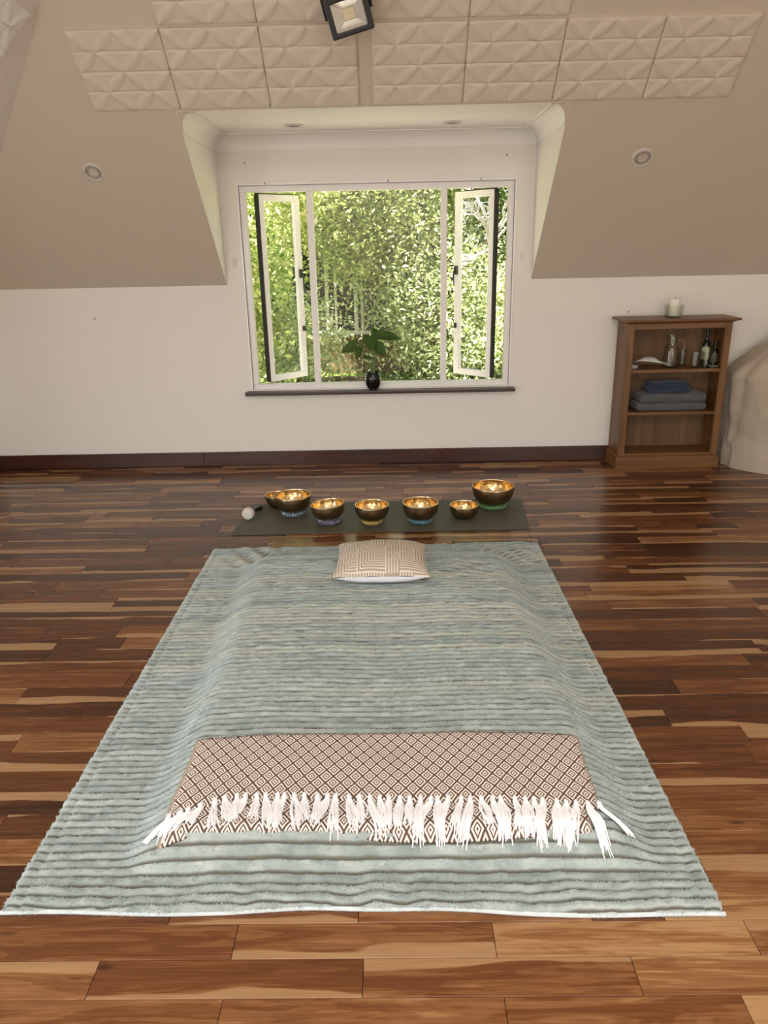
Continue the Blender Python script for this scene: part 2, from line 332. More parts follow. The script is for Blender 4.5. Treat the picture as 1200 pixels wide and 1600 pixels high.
# ------------------------------------------------------------------ mesh helpers
class MB:
    def __init__(s): s.V = []; s.F = []; s.mi = []; s.UV = []
    def add(s, V, F, mi=0, uv=None):
        k = len(s.V); s.V += [tuple(v) for v in V]; s.F += [tuple(i+k for i in f) for f in F]; s.mi += [mi]*len(F)
        s.UV += list(uv) if uv is not None else [(0, 0)]*len(V); return s
    def box(s, x0, x1, y0, y1, z0, z1, mi=0):
        V = [(x, y, z) for x in (x0, x1) for y in (y0, y1) for z in (z0, z1)]
        return s.add(V, [(0, 1, 3, 2), (4, 6, 7, 5), (0, 4, 5, 1), (2, 3, 7, 6), (0, 2, 6, 4), (1, 5, 7, 3)], mi)
    def hexa(s, B, T, mi=0):      # bottom quad, top quad
        V = list(B)+list(T)
        return s.add(V, [(3, 2, 1, 0), (4, 5, 6, 7)]+[(i, (i+1) % 4, 4+(i+1) % 4, 4+i) for i in range(4)], mi)
    def prism(s, poly, d, mi=0):  # polygon of 3d points extruded by vector d
        n = len(poly); P = [Vector(p) for p in poly]; Q = [p+Vector(d) for p in P]
        return s.add(P+Q, [tuple(range(n-1, -1, -1)), tuple(range(n, 2*n))]+[(i, (i+1) % n, n+(i+1) % n, n+i) for i in range(n)], mi)
    def tube(s, path, r, n=8, mi=0, cap=True):
        P = [Vector(p) for p in path]; R = r if hasattr(r, '__len__') else [r]*len(P)
        V = []; F = []
        prev = None
        for i, p in enumerate(P):
            t = (P[min(i+1, len(P)-1)]-P[max(i-1, 0)]).normalized()
            if prev is None:
                a = Vector((0, 0, 1)) if abs(t.z) < .9 else Vector((1, 0, 0)); u = t.cross(a).normalized()
            else: u = (prev - t*prev.dot(t)).normalized()
            prev = u; v = t.cross(u)
            for k in range(n):
                a = 2*PI*k/n; V.append(p+(u*math.cos(a)+v*math.sin(a))*R[i])
        for i in range(len(P)-1):
            for k in range(n): F.append((i*n+k, i*n+(k+1) % n, (i+1)*n+(k+1) % n, (i+1)*n+k))
        if cap: F += [tuple(range(n-1, -1, -1)), tuple(range((len(P)-1)*n, len(P)*n))]
        return s.add(V, F, mi)
    def lathe(s, prof, n=32, c=(0, 0, 0), mi=0, mis=None):
        V = []; F = []; rings = []
        for r, z in prof:
            if r < 1e-6: rings.append([len(V)]); V.append((c[0], c[1], c[2]+z))
            else:
                rings.append(list(range(len(V), len(V)+n)))
                V += [(c[0]+r*math.cos(2*PI*k/n), c[1]+r*math.sin(2*PI*k/n), c[2]+z) for k in range(n)]
        k0 = len(s.F)
        cm = []
        for i in range(len(prof)-1):
            A, B = rings[i], rings[i+1]
            for k in range(n):
                a, b = A[k % len(A)], A[(k+1) % len(A)]; d, e = B[k % len(B)], B[(k+1) % len(B)]
                f = [a, b, e, d]; g = []
                for q in f:
                    if q not in g: g.append(q)
                if len(g) > 2: F.append(tuple(g)); cm.append(mis[i] if mis else mi)
        s.add(V, F, mi); s.mi[k0:] = cm; return s
    def grid(s, P, nu, nv, mi=0, uv=None, flip=False):
        F = []
        for i in range(nu-1):
            for j in range(nv-1):
                a = i*nv+j; f = (a, a+nv, a+nv+1, a+1); F.append(f[::-1] if flip else f)
        return s.add(P, F, mi, uv)
    def build(s, name, mats, parent=None, smooth=None, bevel=0, loc=None, seg=2):
        me = bpy.data.meshes.new(name); me.from_pydata(s.V, [], s.F)
        mats = mats if isinstance(mats, (list, tuple)) else [mats]
        for m in mats: me.materials.append(m)
        me.polygons.foreach_set('material_index', s.mi)
        if any(u != (0, 0) for u in s.UV):
            l = me.uv_layers.new(name='uv'); vi = np.empty(len(me.loops), np.int32); me.loops.foreach_get('vertex_index', vi)
            l.data.foreach_set('uv', np.array(s.UV, np.float32)[vi].ravel())
        if bevel:
            bm = bmesh.new(); bm.from_mesh(me)
            bmesh.ops.bevel(bm, geom=[e for e in bm.edges if len(e.link_faces) == 2 and e.calc_face_angle(0) > .6], offset=bevel, segments=seg, affect='EDGES', profile=.6)
            bm.to_mesh(me); bm.free()
        if smooth is not None:
            me.polygons.foreach_set('use_smooth', [True]*len(me.polygons))
            if smooth < 180: me.set_sharp_from_angle(angle=math.radians(smooth))
        return link(name, me, parent, loc)
def link(name, me, parent=None, loc=None):
    o = bpy.data.objects.new(name, me); COL.objects.link(o)
    if loc is not None: o.location = loc
    if parent is not None:
        o.parent = parent
        if loc is None: o.matrix_parent_inverse = WORLD_INV.get(parent.name, Matrix())
    return o
WORLD_INV = {}
def tag(o, label=None, cat=None, group=None, kind=None):
    for k, v in (('label', label), ('category', cat), ('group', group), ('kind', kind)):
        if v: o[k] = v
    return o
def thing(name, loc, label, cat, group=None, rz=0):
    o = bpy.data.objects.new(name, None); COL.objects.link(o); o.location = loc; o.rotation_euler = (0, 0, rz); o.empty_display_size = .05
    WORLD_INV[o.name] = (Matrix.Translation(loc) @ Matrix.Rotation(rz, 4, 'Z')).inverted()
    return tag(o, label, cat, group)
def copy_tree(o, parent=None):
    c = o.copy(); COL.objects.link(c)
    if parent is not None: c.parent = parent
    for ch in list(o.children): copy_tree(ch, c)
    return c

def vnoise(x, y, seed=0):     # smooth 2d value noise in 0..1
    r = np.random.default_rng(seed); T = r.random((256, 256))
    xi = np.floor(x).astype(int); yi = np.floor(y).astype(int); fx = x-xi; fy = y-yi
    fx = fx*fx*(3-2*fx); fy = fy*fy*(3-2*fy)
    g = lambda i, j: T[i & 255, j & 255]
    return (g(xi, yi)*(1-fx)+g(xi+1, yi)*fx)*(1-fy)+(g(xi, yi+1)*(1-fx)+g(xi+1, yi+1)*fx)*fy
def fbm(x, y, seed=0, o=3):
    t = 0; a = .5
    for k in range(o): t = t+a*vnoise(x*2**k, y*2**k, seed+k); a *= .5
    return t/(1-.5**o)
def sstep(a, b, x):
    t = np.clip((x-a)/(b-a), 0, 1); return t*t*(3-2*t)
def np_mesh(name, V, F, mats, parent=None, smooth=True, attr=None, uv=None):
    me = bpy.data.meshes.new(name); V = np.asarray(V, np.float32); F = np.asarray(F, np.int32); k = F.shape[1]
    me.vertices.add(len(V)); me.vertices.foreach_set('co', V.ravel())
    me.loops.add(F.size); me.loops.foreach_set('vertex_index', F.ravel())
    me.polygons.add(len(F)); me.polygons.foreach_set('loop_start', np.arange(0, F.size, k, dtype=np.int32))
    me.update(calc_edges=True)
    for m in (mats if isinstance(mats, (list, tuple)) else [mats]): me.materials.append(m)
    me.polygons.foreach_set('use_smooth', np.full(len(F), smooth, dtype=bool))
    if attr is not None:
        for nm, A in attr.items():
            if A.ndim == 1: me.attributes.new(nm, 'FLOAT', 'POINT').data.foreach_set('value', A.astype(np.float32))
            else: me.attributes.new(nm, 'FLOAT_COLOR', 'POINT').data.foreach_set('color', A.astype(np.float32).ravel())
    if uv is not None: me.uv_layers.new(name='uv').data.foreach_set('uv', np.asarray(uv, np.float32)[F.ravel()].ravel())
    me.validate()
    return link(name, me, parent)
def grid_faces(nu, nv):
    i, j = np.meshgrid(np.arange(nu-1), np.arange(nv-1), indexing='ij'); a = (i*nv+j).ravel()
    return np.stack([a, a+nv, a+nv+1, a+1], 1)

# ------------------------------------------------------------------ room shell
D = 5.35; KN = 1.272; XL = -2.906; XR = 3.6; YF = -2.6; ZT = 3.3
CL, CR, ZD = -1.11, .955, 2.19      # dormer cheeks and ceiling
ys = lambda z: D-(z-KN)             # slope line (45 degrees)
def struct(o): o['kind'] = 'structure'; return o

WX0, WX1, WZ0, WZ1 = -.985, .825, .555, 1.892
b = MB()
b.box(XL-.2, WX0, D, D+.16, -.1, KN+.12); b.box(WX1, XR+.2, D, D+.16, -.1, KN+.12)
b.box(WX0, WX1, D, D+.16, -.1, WZ0)
b.box(CL-.06, WX0, D, D+.16, KN+.12, ZD+.12); b.box(WX1, CR+.06, D, D+.16, KN+.12, ZD+.12); b.box(WX0, WX1, D, D+.16, WZ1, ZD+.12)
wall_back = struct(b.build('wall_back', M_WALL))
# dormer cheeks (triangular) and dormer ceiling belong to the back wall
def cheek(x, sgn):
    poly = [(x, D+.16, KN-.001), (x, D+.16, ZD+.1), (x, ys(ZD+.1)+.0015, ZD+.1), (x, D+.0015, KN-.001)]
    return MB().prism(poly, (sgn*.05, 0, 0))
for x, s in ((CL, -1), (CR, 1)): struct(cheek(x, s).build('dormer_cheek', M_WALL, wall_back))
b = MB().hexa([(CL-.05, D+.16, ZD), (CR+.05, D+.16, ZD), (CR+.05, ys(ZD)+.0015, ZD), (CL-.05, ys(ZD)+.0015, ZD)],
              [(CL-.05, D+.16, ZD+.1), (CR+.05, D+.16, ZD+.1), (CR+.05, ys(ZD+.1)+.0015, ZD+.1), (CL-.05, ys(ZD+.1)+.0015, ZD+.1)])
struct(b.build('dormer_ceiling', M_COVE, wall_back))
struct(MB().box(CL-.5, CR+.4, D+.16, D+.75, 2.31, 2.38).build('added_sun_eave', M_WHITE, wall_back))  # unseen eave, added to shade the open casements from the sun
# cove cornice round the dormer ceiling
R = .085; NP = 9
prof = [(R*(1-math.cos(a)), R*(1-math.sin(a))) for a in np.linspace(0, PI/2, NP)]   # (offset from wall, drop below ceiling) concave
prof = [(R-R*math.sin(PI/2*(1-t)), R-R*math.cos(PI/2*(1-t))) for t in np.linspace(0, 1, NP)]
prof = [(0, R+.008), (.006, R+.008)]+[(p[0]+.006, p[1]) for p in prof[1:-1]]+[(R+.006, .006), (R+.012, .006), (R+.012, 0)]
cp = []
for side, xw, sg in ((0, CL, 1), (1, CR, -1)):
    P = []
    for off, drop in prof:
        z = ZD-drop; x = xw+sg*off
        P += [(x, ys(z)+.002, z), (x, D-off, z)]
    struct(MB().grid(P, len(prof), 2, flip=(side == 0)).build('cornice', M_COVE, wall_back, smooth=50))
P = []
for off, drop in prof: P += [(CL+off, D-off, ZD-drop), (CR-off, D-off, ZD-drop)]
struct(MB().grid(P, len(prof), 2, flip=True).build('cornice', M_COVE, wall_back, smooth=50))

# sloped ceiling with dormer opening
def slope_pt(x, z, off=0): return (x, ys(z)+off*.7071, z+off*.7071)   # off = outward normal (up and back)
b = MB(); T = .10
def slab(poly):
    b.prism([slope_pt(x, z) for x, z in poly], (0, T*.7071, T*.7071))
hipx = lambda z: XL+(z-KN)
slab([(hipx(KN)-.15, KN), (CL-.002, KN), (CL-.002, ZD), (hipx(ZD)-.15, ZD)])
slab([(CR+.002, KN), (XR+.1, KN), (XR+.1, ZD), (CR+.002, ZD)])
slab([(hipx(ZD)-.15, ZD), (CL-.002, ZD), (CL-.002, ZD+.002), (CR+.002, ZD+.002), (CR+.002, ZD), (XR+.1, ZD), (XR+.1, ZT+.03), (hipx(ZT)-.15, ZT+.03)])
for xw, sg in ((CL, 1), (CR, -1)):      # slope closes in to the curve of the cove
    k = len(b.V); pts = [(xw, ZD)]+[(xw+sg*o_, ZD-d_) for o_, d_ in prof]
    b.add([slope_pt(x, z) for x, z in pts]+[slope_pt(x, z, .02) for x, z in pts], [(0, i, i+1) if sg < 0 else (0, i+1, i) for i in range(1, len(pts)-1)])
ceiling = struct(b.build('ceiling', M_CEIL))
b = MB()
b.prism([(XL, D+.1, KN), (XL, YF-.1, KN), (XL+ZT-KN+.03, YF-.1, ZT+.03), (XL+ZT-KN+.03, ys(ZT)-.03, ZT+.03)], (-T*.7071, 0, T*.7071))
ceiling_left = struct(b.build('ceiling_left', M_WALL))
b = MB(); xa, xb, ya, yb = -.84, 1.3, -1.9, -.3  # rooflight opening, added out of view to let light in
b.box(XL+ZT-KN-.1, xa, YF-.1, ys(ZT)+.12, ZT, ZT+.1); b.box(xb, XR+.1, YF-.1, ys(ZT)+.12, ZT, ZT+.1); b.box(xa, xb, YF-.1, ya, ZT, ZT+.1); b.box(xa, xb, yb, ys(ZT)+.12, ZT, ZT+.1)
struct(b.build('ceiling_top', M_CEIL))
# left knee wall, right wall, front wall; unseen openings added to let light in
b = MB()
b.box(XL-.15, XL, YF-.2, .6, -.1, KN+.1); b.box(XL-.15, XL, 2.6, D, -.1, KN+.1); b.box(XL-.15, XL, .6, 2.6, -.1, .2); b.box(XL-.15, XL, .6, 2.6, 1.16, KN+.1)
struct(b.build('wall_left', M_WALL))
struct(MB().box(XR, XR+.15, YF-.2, D+.16, -.1, ZT+.1).build('wall_right', M_WALL))
b = MB()
b.box(XL-.1, -2.75, YF-.15, YF, -.1, ZT+.1); b.box(-2.75, -1.45, YF-.15, YF, 2.2, ZT+.1); b.box(-1.45, 1.4, YF-.15, YF, -.1, ZT+.1); b.box(1.4, 3.2, YF-.15, YF, 2.1, ZT+.1); b.box(1.4, 3.2, YF-.15, YF, -.1, .3); b.box(3.2, XR+.1, YF-.15, YF, -.1, ZT+.1)
struct(b.build('wall_front', M_WALL))
# frames of the added door and windows, all out of view
b = MB(); b.box(-2.75, -2.69, YF-.07, YF-.02, 0, 2.2); b.box(-1.51, -1.45, YF-.07, YF-.02, 0, 2.2); b.box(-2.69, -1.51, YF-.07, YF-.02, 2.14, 2.2)
struct(b.build('added_door', M_WHITE))
b = MB(); b.box(1.4, 1.46, YF-.07, YF-.02, .3, 2.1); b.box(3.14, 3.2, YF-.07, YF-.02, .3, 2.1); b.box(1.46, 3.14, YF-.07, YF-.02, 2.04, 2.1); b.box(1.46, 3.14, YF-.07, YF-.02, .3, .36)
struct(b.build('added_rear_window', M_WHITE))
b = MB(); b.box(XL-.12, XL-.04, .6, .66, .2, 1.16); b.box(XL-.12, XL-.04, 2.54, 2.6, .2, 1.16); b.box(XL-.12, XL-.04, .66, 2.54, .2, .25); b.box(XL-.12, XL-.04, .66, 2.54, 1.11, 1.16)
struct(b.build('added_side_window', M_WHITE))

# ------------------------------------------------------------------ floor planks
floor = struct(MB().box(XL-.1, XR+.1, YF-.2, D+.05, -.12, -.014).build('floor', M_SOFFIT))
PW = .0937
def cam_area(x0, x1, y0, y1):      # rough size in the picture of a floor rectangle
    if y1 < .95: return 0
    xs = np.linspace(x0, x1, 7); c = 0
    for x in xs:
        y = (y0+y1)/2
        if y < .98 or abs(x+.01*y) > .52*(y*.943+.5): continue
        inb = (-.95 < x < .75) and (1.38 < y < 3.69)
        inm = (-.9 < x < .77) and (3.92 < y < 4.44)
        inc = x > 1.6 and y > 5.12
        if inb or inm or inc: continue
        c += 1
    d = ((y0+y1)/2)**2+2.25
    return c/7*(x1-x0)*(y1-y0)*1.5/d**1.5
fixed = {0: ([-.97, -.382, .214, .8, 1.5], [.5, .56, .80, .62], [.0, .30, .0, .25]),
         -1: ([-1.1, -.676, -.084, .51, 1.2], [.66, .42, .50, .66], [.18, .12, .22, .14]),
         -2: ([-1.0, -.38, .216, .713, 1.3], [.60, .56, .55, .86], [.1, .0, .15, .0]),
         1: ([-1.2, -.55, -.1, .45, .62, 1.4], [.36, .42, .62, .30, .70], [.0, .12, .0, .1, .2])}
planks = []
row = -41
while True:
    y0 = 1.258+row*PW; y1 = y0+PW
    if y0 > D: break
    y0c, y1c = max(y0, YF), min(y1, D)
    if y1c <= YF: row += 1; continue
    cuts = []; x = XL-.01; tones = {}
    if row in fixed:
        F_ = fixed[row]; left = F_[0][0]; cuts = []
        xx = left
        while xx > XL: cuts.insert(0, xx); xx -= rng.uniform(.4, .8)
        cuts.insert(0, XL); i0 = cuts.index(left)
        for q, xv in enumerate(F_[0][1:]): cuts.append(xv); tones[i0+q] = (F_[1][q], F_[2][q])
        xx = cuts[-1]
    else:
        cuts = [XL]; xx = XL+rng.uniform(.1, .7)
        cuts.append(xx)
    while xx < XR-.25: xx += rng.choice([rng.uniform(.22, .45), rng.uniform(.42, .75), rng.uniform(.6, 1.05)]); cuts.append(min(xx, XR))
    if cuts[-1] < XR: cuts.append(XR)
    for i in range(len(cuts)-1):
        tn = float(np.clip(rng.beta(2.2, 3.2), .05, .95)); sp = float(rng.uniform(.12, .5)) if rng.random() < .36 else 0.0
        if i in tones: tn, sp = tones[i][0]+.10, tones[i][1]
        if cuts[i+1]-cuts[i] < .01: continue
        planks.append((cam_area(cuts[i], cuts[i+1], y0c, y1c), cuts[i], cuts[i+1], y0c, y1c, tn, sp, float(rng.random()), bool(rng.random() < .5)))
    row += 1
planks.sort(key=lambda p: -p[0])
def plank_arrays(p):
    _, x0, x1, y0, y1, tn, sp, sd, fl = p
    g = .0006; c = .0012; t = .014
    V = [(x0+g, y0+g, -t), (x1-g, y0+g, -t), (x1-g, y1-g, -t), (x0+g, y1-g, -t),
         (x0+g, y0+g, -c), (x1-g, y0+g, -c), (x1-g, y1-g, -c), (x0+g, y1-g, -c),
         (x0+g+c, y0+g+c, 0), (x1-g-c, y0+g+c, 0), (x1-g-c, y1-g-c, 0), (x0+g+c, y1-g-c, 0)]
    F = [(8, 9, 10, 11)]+[(a+i, a+(i+1) % 4, a+4+(i+1) % 4, a+4+i) for a in (0, 4) for i in range(4)]
    UV = [(v[0]-x0, (y1-v[1]) if fl else (v[1]-y0)) for v in V]
    return V, F, UV, [(tn, sp, sd, 1)]*12
for p in planks[:300]:
    V, F, UV, A = plank_arrays(p)
    np_mesh('plank', V, F, M_PLANK, floor, smooth=False, attr={'rnd': np.array(A)}, uv=UV)
VV, FF, UU, AA = [], [], [], []
for p in planks[300:]:
    V, F, UV, A = plank_arrays(p); k = len(VV); VV += V; FF += [tuple(i+k for i in f) for f in F]; UU += UV; AA += A
tag(np_mesh('far_planks', VV, FF, M_PLANK, floor, smooth=False, attr={'rnd': np.array(AA)}, uv=UU), kind='stuff')

# baseboard
BBX = [XL, -1.386, .2, 1.544]
bb = struct(MB().box(XL, -1.387, D-.018, D, 0, .105).build('baseboard_back', M_SKIRT, bevel=.004))
for a, c in ((-1.386, .35), (.351, XR)): struct(MB().box(a, c, D-.018, D, 0, .105).build('baseboard_board', M_SKIRT, bb, bevel=.004))

struct(MB().box(XL, XL+.018, YF, D-.018, 0, .105).build('baseboard_left', M_SKIRT, bevel=.004))
struct(MB().box(XR-.018, XR, YF, D-.018, 0, .105).build('baseboard_right', M_SKIRT, bevel=.004))

# ------------------------------------------------------------------ window
FX0, FX1, FZ0, FZ1 = -.985, .825, .555, 1.892
fy0, fy1 = D+.012, D+.075
window = struct(MB().box(FX0, FX1, fy0, fy1, FZ0, .59).build('window_1', M_WHITE, bevel=.003))      # bottom rail carries the rest
b = MB(); b.box(FX0, FX1, fy0, fy1, 1.852, FZ1); struct(b.build('window_frame', M_WHITE, window, bevel=.003))
b = MB(); b.box(FX0, -.946, fy0, fy1, .59, 1.852); struct(b.build('window_frame', M_WHITE, window, bevel=.003))
b = MB(); b.box(.788, FX1, fy0, fy1, .59, 1.852); struct(b.build('window_frame', M_WHITE, window, bevel=.003))
for x0, x1 in ((-.546, -.505), (.345, .385)): struct(MB().box(x0, x1, fy0, fy1, .59, 1.852).build('mullion', M_WHITE, window, bevel=.003))
# thin plaster bead around the frame
b = MB(); e = .016
b.box(FX0-e, FX0, D-.006, D+.02, FZ0, FZ1+e); b.box(FX1, FX1+e, D-.006, D+.02, FZ0, FZ1+e); b.box(FX0, FX1, D-.006, D+.02, FZ1, FZ1+e)
struct(b.build('window_bead', M_WHITE, window, bevel=.003))
struct(MB().box(-.505, .345, D+.04, D+.044, .59, 1.852).build('window_pane', M_PANE, window))
# sill board
b = MB().box(-1.035, .865, D-.075, D+.03, .522, .546); struct(b.build('window_sill', M_SILL, window, bevel=.006))
# casements, opened outwards
def casement(hx, hy, ang, sgn):
    W, z0, z1 = .345, .598, 1.845; s = .042; tk = .036
    rz = ang if sgn > 0 else PI-ang
    def tr(mb):
        c, sn = math.cos(rz), math.sin(rz)
        mb.V = [(hx+v[0]*c-v[1]*sn, hy+v[0]*sn+v[1]*c, v[2]) for v in mb.V]; return mb
    b = MB(); b.box(0, s, -tk/2, tk/2, z0, z1); b.box(W-s, W, -tk/2, tk/2, z0, z1); b.box(s, W-s, -tk/2, tk/2, z0, z0+s); b.box(s, W-s, -tk/2, tk/2, z1-s, z1)
    f = struct(tr(b).build('casement', M_WHITE, window, bevel=.003))
    struct(tr(MB().box(s, W-s, -.002, .002, z0+s, z1-s)).build('casement_pane', M_PANE, f))
    yo = tk/2*sgn
    struct(tr(MB().box(-.012, .0, -tk/2, tk/2, z0, z1).box(-.010, W*.9, -.012, .012, z1+.001, z1+.006)).build('casement_dark_edge', M_DARKEDGE, f))  # near-black strips along the hinge edge and above the top rail
    hy_ = -tk/2-.02 if sgn > 0 else tk/2
    b = MB().box(W-.033, W-.013, min(-tk/2*sgn, -(tk/2+.02)*sgn), max(-tk/2*sgn, -(tk/2+.02)*sgn), 1.30, 1.36)
    b.tube([(W-.023, -(tk/2+.022)*sgn, 1.34), (W-.023, -(tk/2+.034)*sgn, 1.30), (W-.023, -(tk/2+.030)*sgn, 1.22)], [.007, .006, .004], 6)
    struct(tr(b).build('casement_handle', M_BLACK, f, smooth=40))
    b = MB().box(W-.026, W-.012, min(-tk/2*sgn, -(tk/2+.015)*sgn), max(-tk/2*sgn, -(tk/2+.015)*sgn), .93, .965)
    struct(tr(b).build('casement_catch', M_BLACK, f))
casement(-.878, 5.425, math.radians(46), 1)
casement(.712, 5.425, math.radians(46), -1)

# wall nails, screw marks and wire hooks
def hook(x, z, label, y=D):
    b = MB().lathe([(0, -.003), (.007, -.003), (.007, .001), (.003, .002), (.003, .012), (.0045, .013), (0, .015)], 10)
    b.V = [(v[0], -v[2], v[1]) for v in b.V]
    o = b.build('wall_nail', M_STEEL, loc=(x, y, z), smooth=40); tag(o, label, 'nail', 'nails and screws left in the wall')
hook(-.931, 2.026, 'small nail in white dormer wall above the left casement')
hook(.765, 2.041, 'small nail in white dormer wall above the right casement')
hook(1.632, 1.045, 'tiny nail in the wall just above the bookcase top left')
hook(-2.048, 1.068, 'tiny nail in plain wall left of the window')
for x, z, wh in ((-1.045, 1.418, 'left'), (.889, 1.421, 'right')):
    b = MB().prism([(x-.012, D, z-.03), (x+.012, D, z-.03), (x+.016, D, z), (x+.012, D, z+.03), (x-.012, D, z+.03), (x-.016, D, z)], (0, -.0025, 0))
    tag(b.build('filler_patch', M_PATCH), 'small filled patch on the wall just %s of the window frame' % wh, 'wall patch', 'filled patches beside the window')
for x, lab in ((-.807, 'small white curtain hook on window frame above left casement'), (-.005, 'small white curtain hook on window frame above middle pane'), (.599, 'small white curtain hook on window frame above right casement')):
    b = MB().tube([(x, D-.002, 1.899), (x, D-.014, 1.899), (x, D-.018, 1.904), (x, D-.016, 1.91)], .0025, 6).lathe([(0, 0), (.007, 0), (.007, .003), (0, .003)], 10, (x, D-.008, 1.897))
    tag(b.build('curtain_hook', M_STEEL, smooth=40), lab, 'hook', 'curtain hooks along the window top')

# ------------------------------------------------------------------ ceiling tiles (pressed polystyrene)
def tile_mesh():
    nu = 61; nv = 61; TW, TL = .451, .418
    u = np.linspace(0, 1, nu); v = np.linspace(0, 1, nv); U, V = np.meshgrid(u, v, indexing='ij')
    cu, cv = U*4, V*4
    iu = np.minimum(np.floor(cu), 3); iv = np.minimum(np.floor(cv), 3)
    a = (cu-iu)*2-1; c = (cv-iv)*2-1
    flip = np.where(((iu+iv) % 2) == 0, 1, -1); a2 = a*flip
    p = (a2+c)/1.4142; q = (a2-c)/1.4142
    wd = .56*np.clip(1-(p/1.38)**2, 0, 1)
    petal = np.clip(1-(np.abs(q)/np.maximum(wd, 1e-3)), 0, 1)
    h = .0068*(1-(1-petal)**2)*(wd > .02)
    h -= .0012*np.clip(1-np.maximum(np.abs(a), np.abs(c)), 0, 1)*(petal <= 0)
    edge = np.maximum(np.abs(a), np.abs(c)); h += -.0050*sstep(.86, 1.0, np.abs(c))-.0012*sstep(.93, 1.0, np.abs(a))
    bord = np.minimum(np.minimum(U, 1-U)*TW, np.minimum(V, 1-V)*TL)
    h = h+.014
    h[bord < .0035] = .011
    P = np.stack([U*TW, V*TL, h], -1).reshape(-1, 3)
    F = grid_faces(nu, nv)
    # skirt down to the ceiling
    ring = [i*nv for i in range(nu)]+[(nu-1)*nv+j for j in range(1, nv)]+[i*nv+nv-1 for i in range(nu-2, -1, -1)]+[j for j in range(nv-2, 0, -1)]
    base = len(P); Q = P[ring].copy(); Q[:, 2] = .0; P = np.vstack([P, Q]); n = len(ring)
    SK = [(ring[k], base+k, base+(k+1) % n, ring[(k+1) % n]) for k in range(n)]
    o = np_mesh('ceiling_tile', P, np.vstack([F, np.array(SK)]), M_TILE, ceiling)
    return o
tile0 = tile_mesh(); tme = tile0.data
tme.set_sharp_from_angle(angle=math.radians(50))
def put_tile(o, origin, ex, ey, jit=0):
    ez = Vector(ex).cross(Vector(ey)).normalized(); m = Matrix.Identity(4)
    for i in range(3): m[i][0], m[i][1], m[i][2], m[i][3] = ex[i], ey[i], ez[i], origin[i]
    o.matrix_world = m
s2 = .70711
first = True
R1 = [(-1.531, .454), (-1.077, .472), (-.605, .463), (-.072, .464), (.392, .465), (.857, .465), (1.322, .446)]
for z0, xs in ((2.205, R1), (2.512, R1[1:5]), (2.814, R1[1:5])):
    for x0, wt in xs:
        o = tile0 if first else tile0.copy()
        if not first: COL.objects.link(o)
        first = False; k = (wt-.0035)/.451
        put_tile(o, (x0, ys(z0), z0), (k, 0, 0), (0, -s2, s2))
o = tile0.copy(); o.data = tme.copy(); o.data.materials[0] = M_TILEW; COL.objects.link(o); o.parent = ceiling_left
# tile on left slope: top edge at z 2.55, far edge at y 4.005
put_tile(o, (-1.63-.418*s2, 4.005-.451, 2.548-.418*s2), (0, 1, 0), (s2, 0, s2))
o2 = o.matrix_world.copy()

# ------------------------------------------------------------------ downlights
def downlight(loc, nrm, r, label):
    q = Vector((0, 0, 1)).rotation_difference(Vector(nrm))
    t = thing('downlight', loc, label, 'downlight', 'recessed downlights'); t.rotation_euler = q.to_euler(); WORLD_INV[t.name] = Matrix()
    MB().lathe([(r, 0), (r, .004), (r*.93, .008), (r*.74, .008), (r*.70, .005), (r*.70, -.004)], 32).build('trim_ring', M_LAMPWHITE, t, smooth=40)
    gr = MB().lathe([(r*.69, .001), (r*.67, .006), (r*.50, .007), (r*.46, .003), (r*.42, -.012)], 32).build('gimbal_ring', M_GIMBAL, t, smooth=40)
    MB().lathe([(r*.43, -.010), (r*.28, -.006), (r*.24, -.008), (0, -.010)], 24).build('lamp', M_DARKHOLE, gr, smooth=40)
    MB().lathe([(r*.15, -.009), (r*.13, -.002), (0, .001)], 16).build('bulb', M_REFLECT, gr, smooth=60)
n_sl = (0, -s2, -s2)
downlight((-1.682, 4.689, 1.933), n_sl, .062, 'recessed downlight in the slope left of the dormer')
downlight((1.432, 4.678, 1.944), n_sl, .062, 'recessed downlight in the slope right of the dormer')
downlight((-.557, 4.975, ZD), (0, 0, -1), .056, 'recessed downlight in dormer ceiling above left side of window')
downlight((.382, 5.0, ZD), (0, 0, -1), .056, 'recessed downlight in dormer ceiling above right side of window')

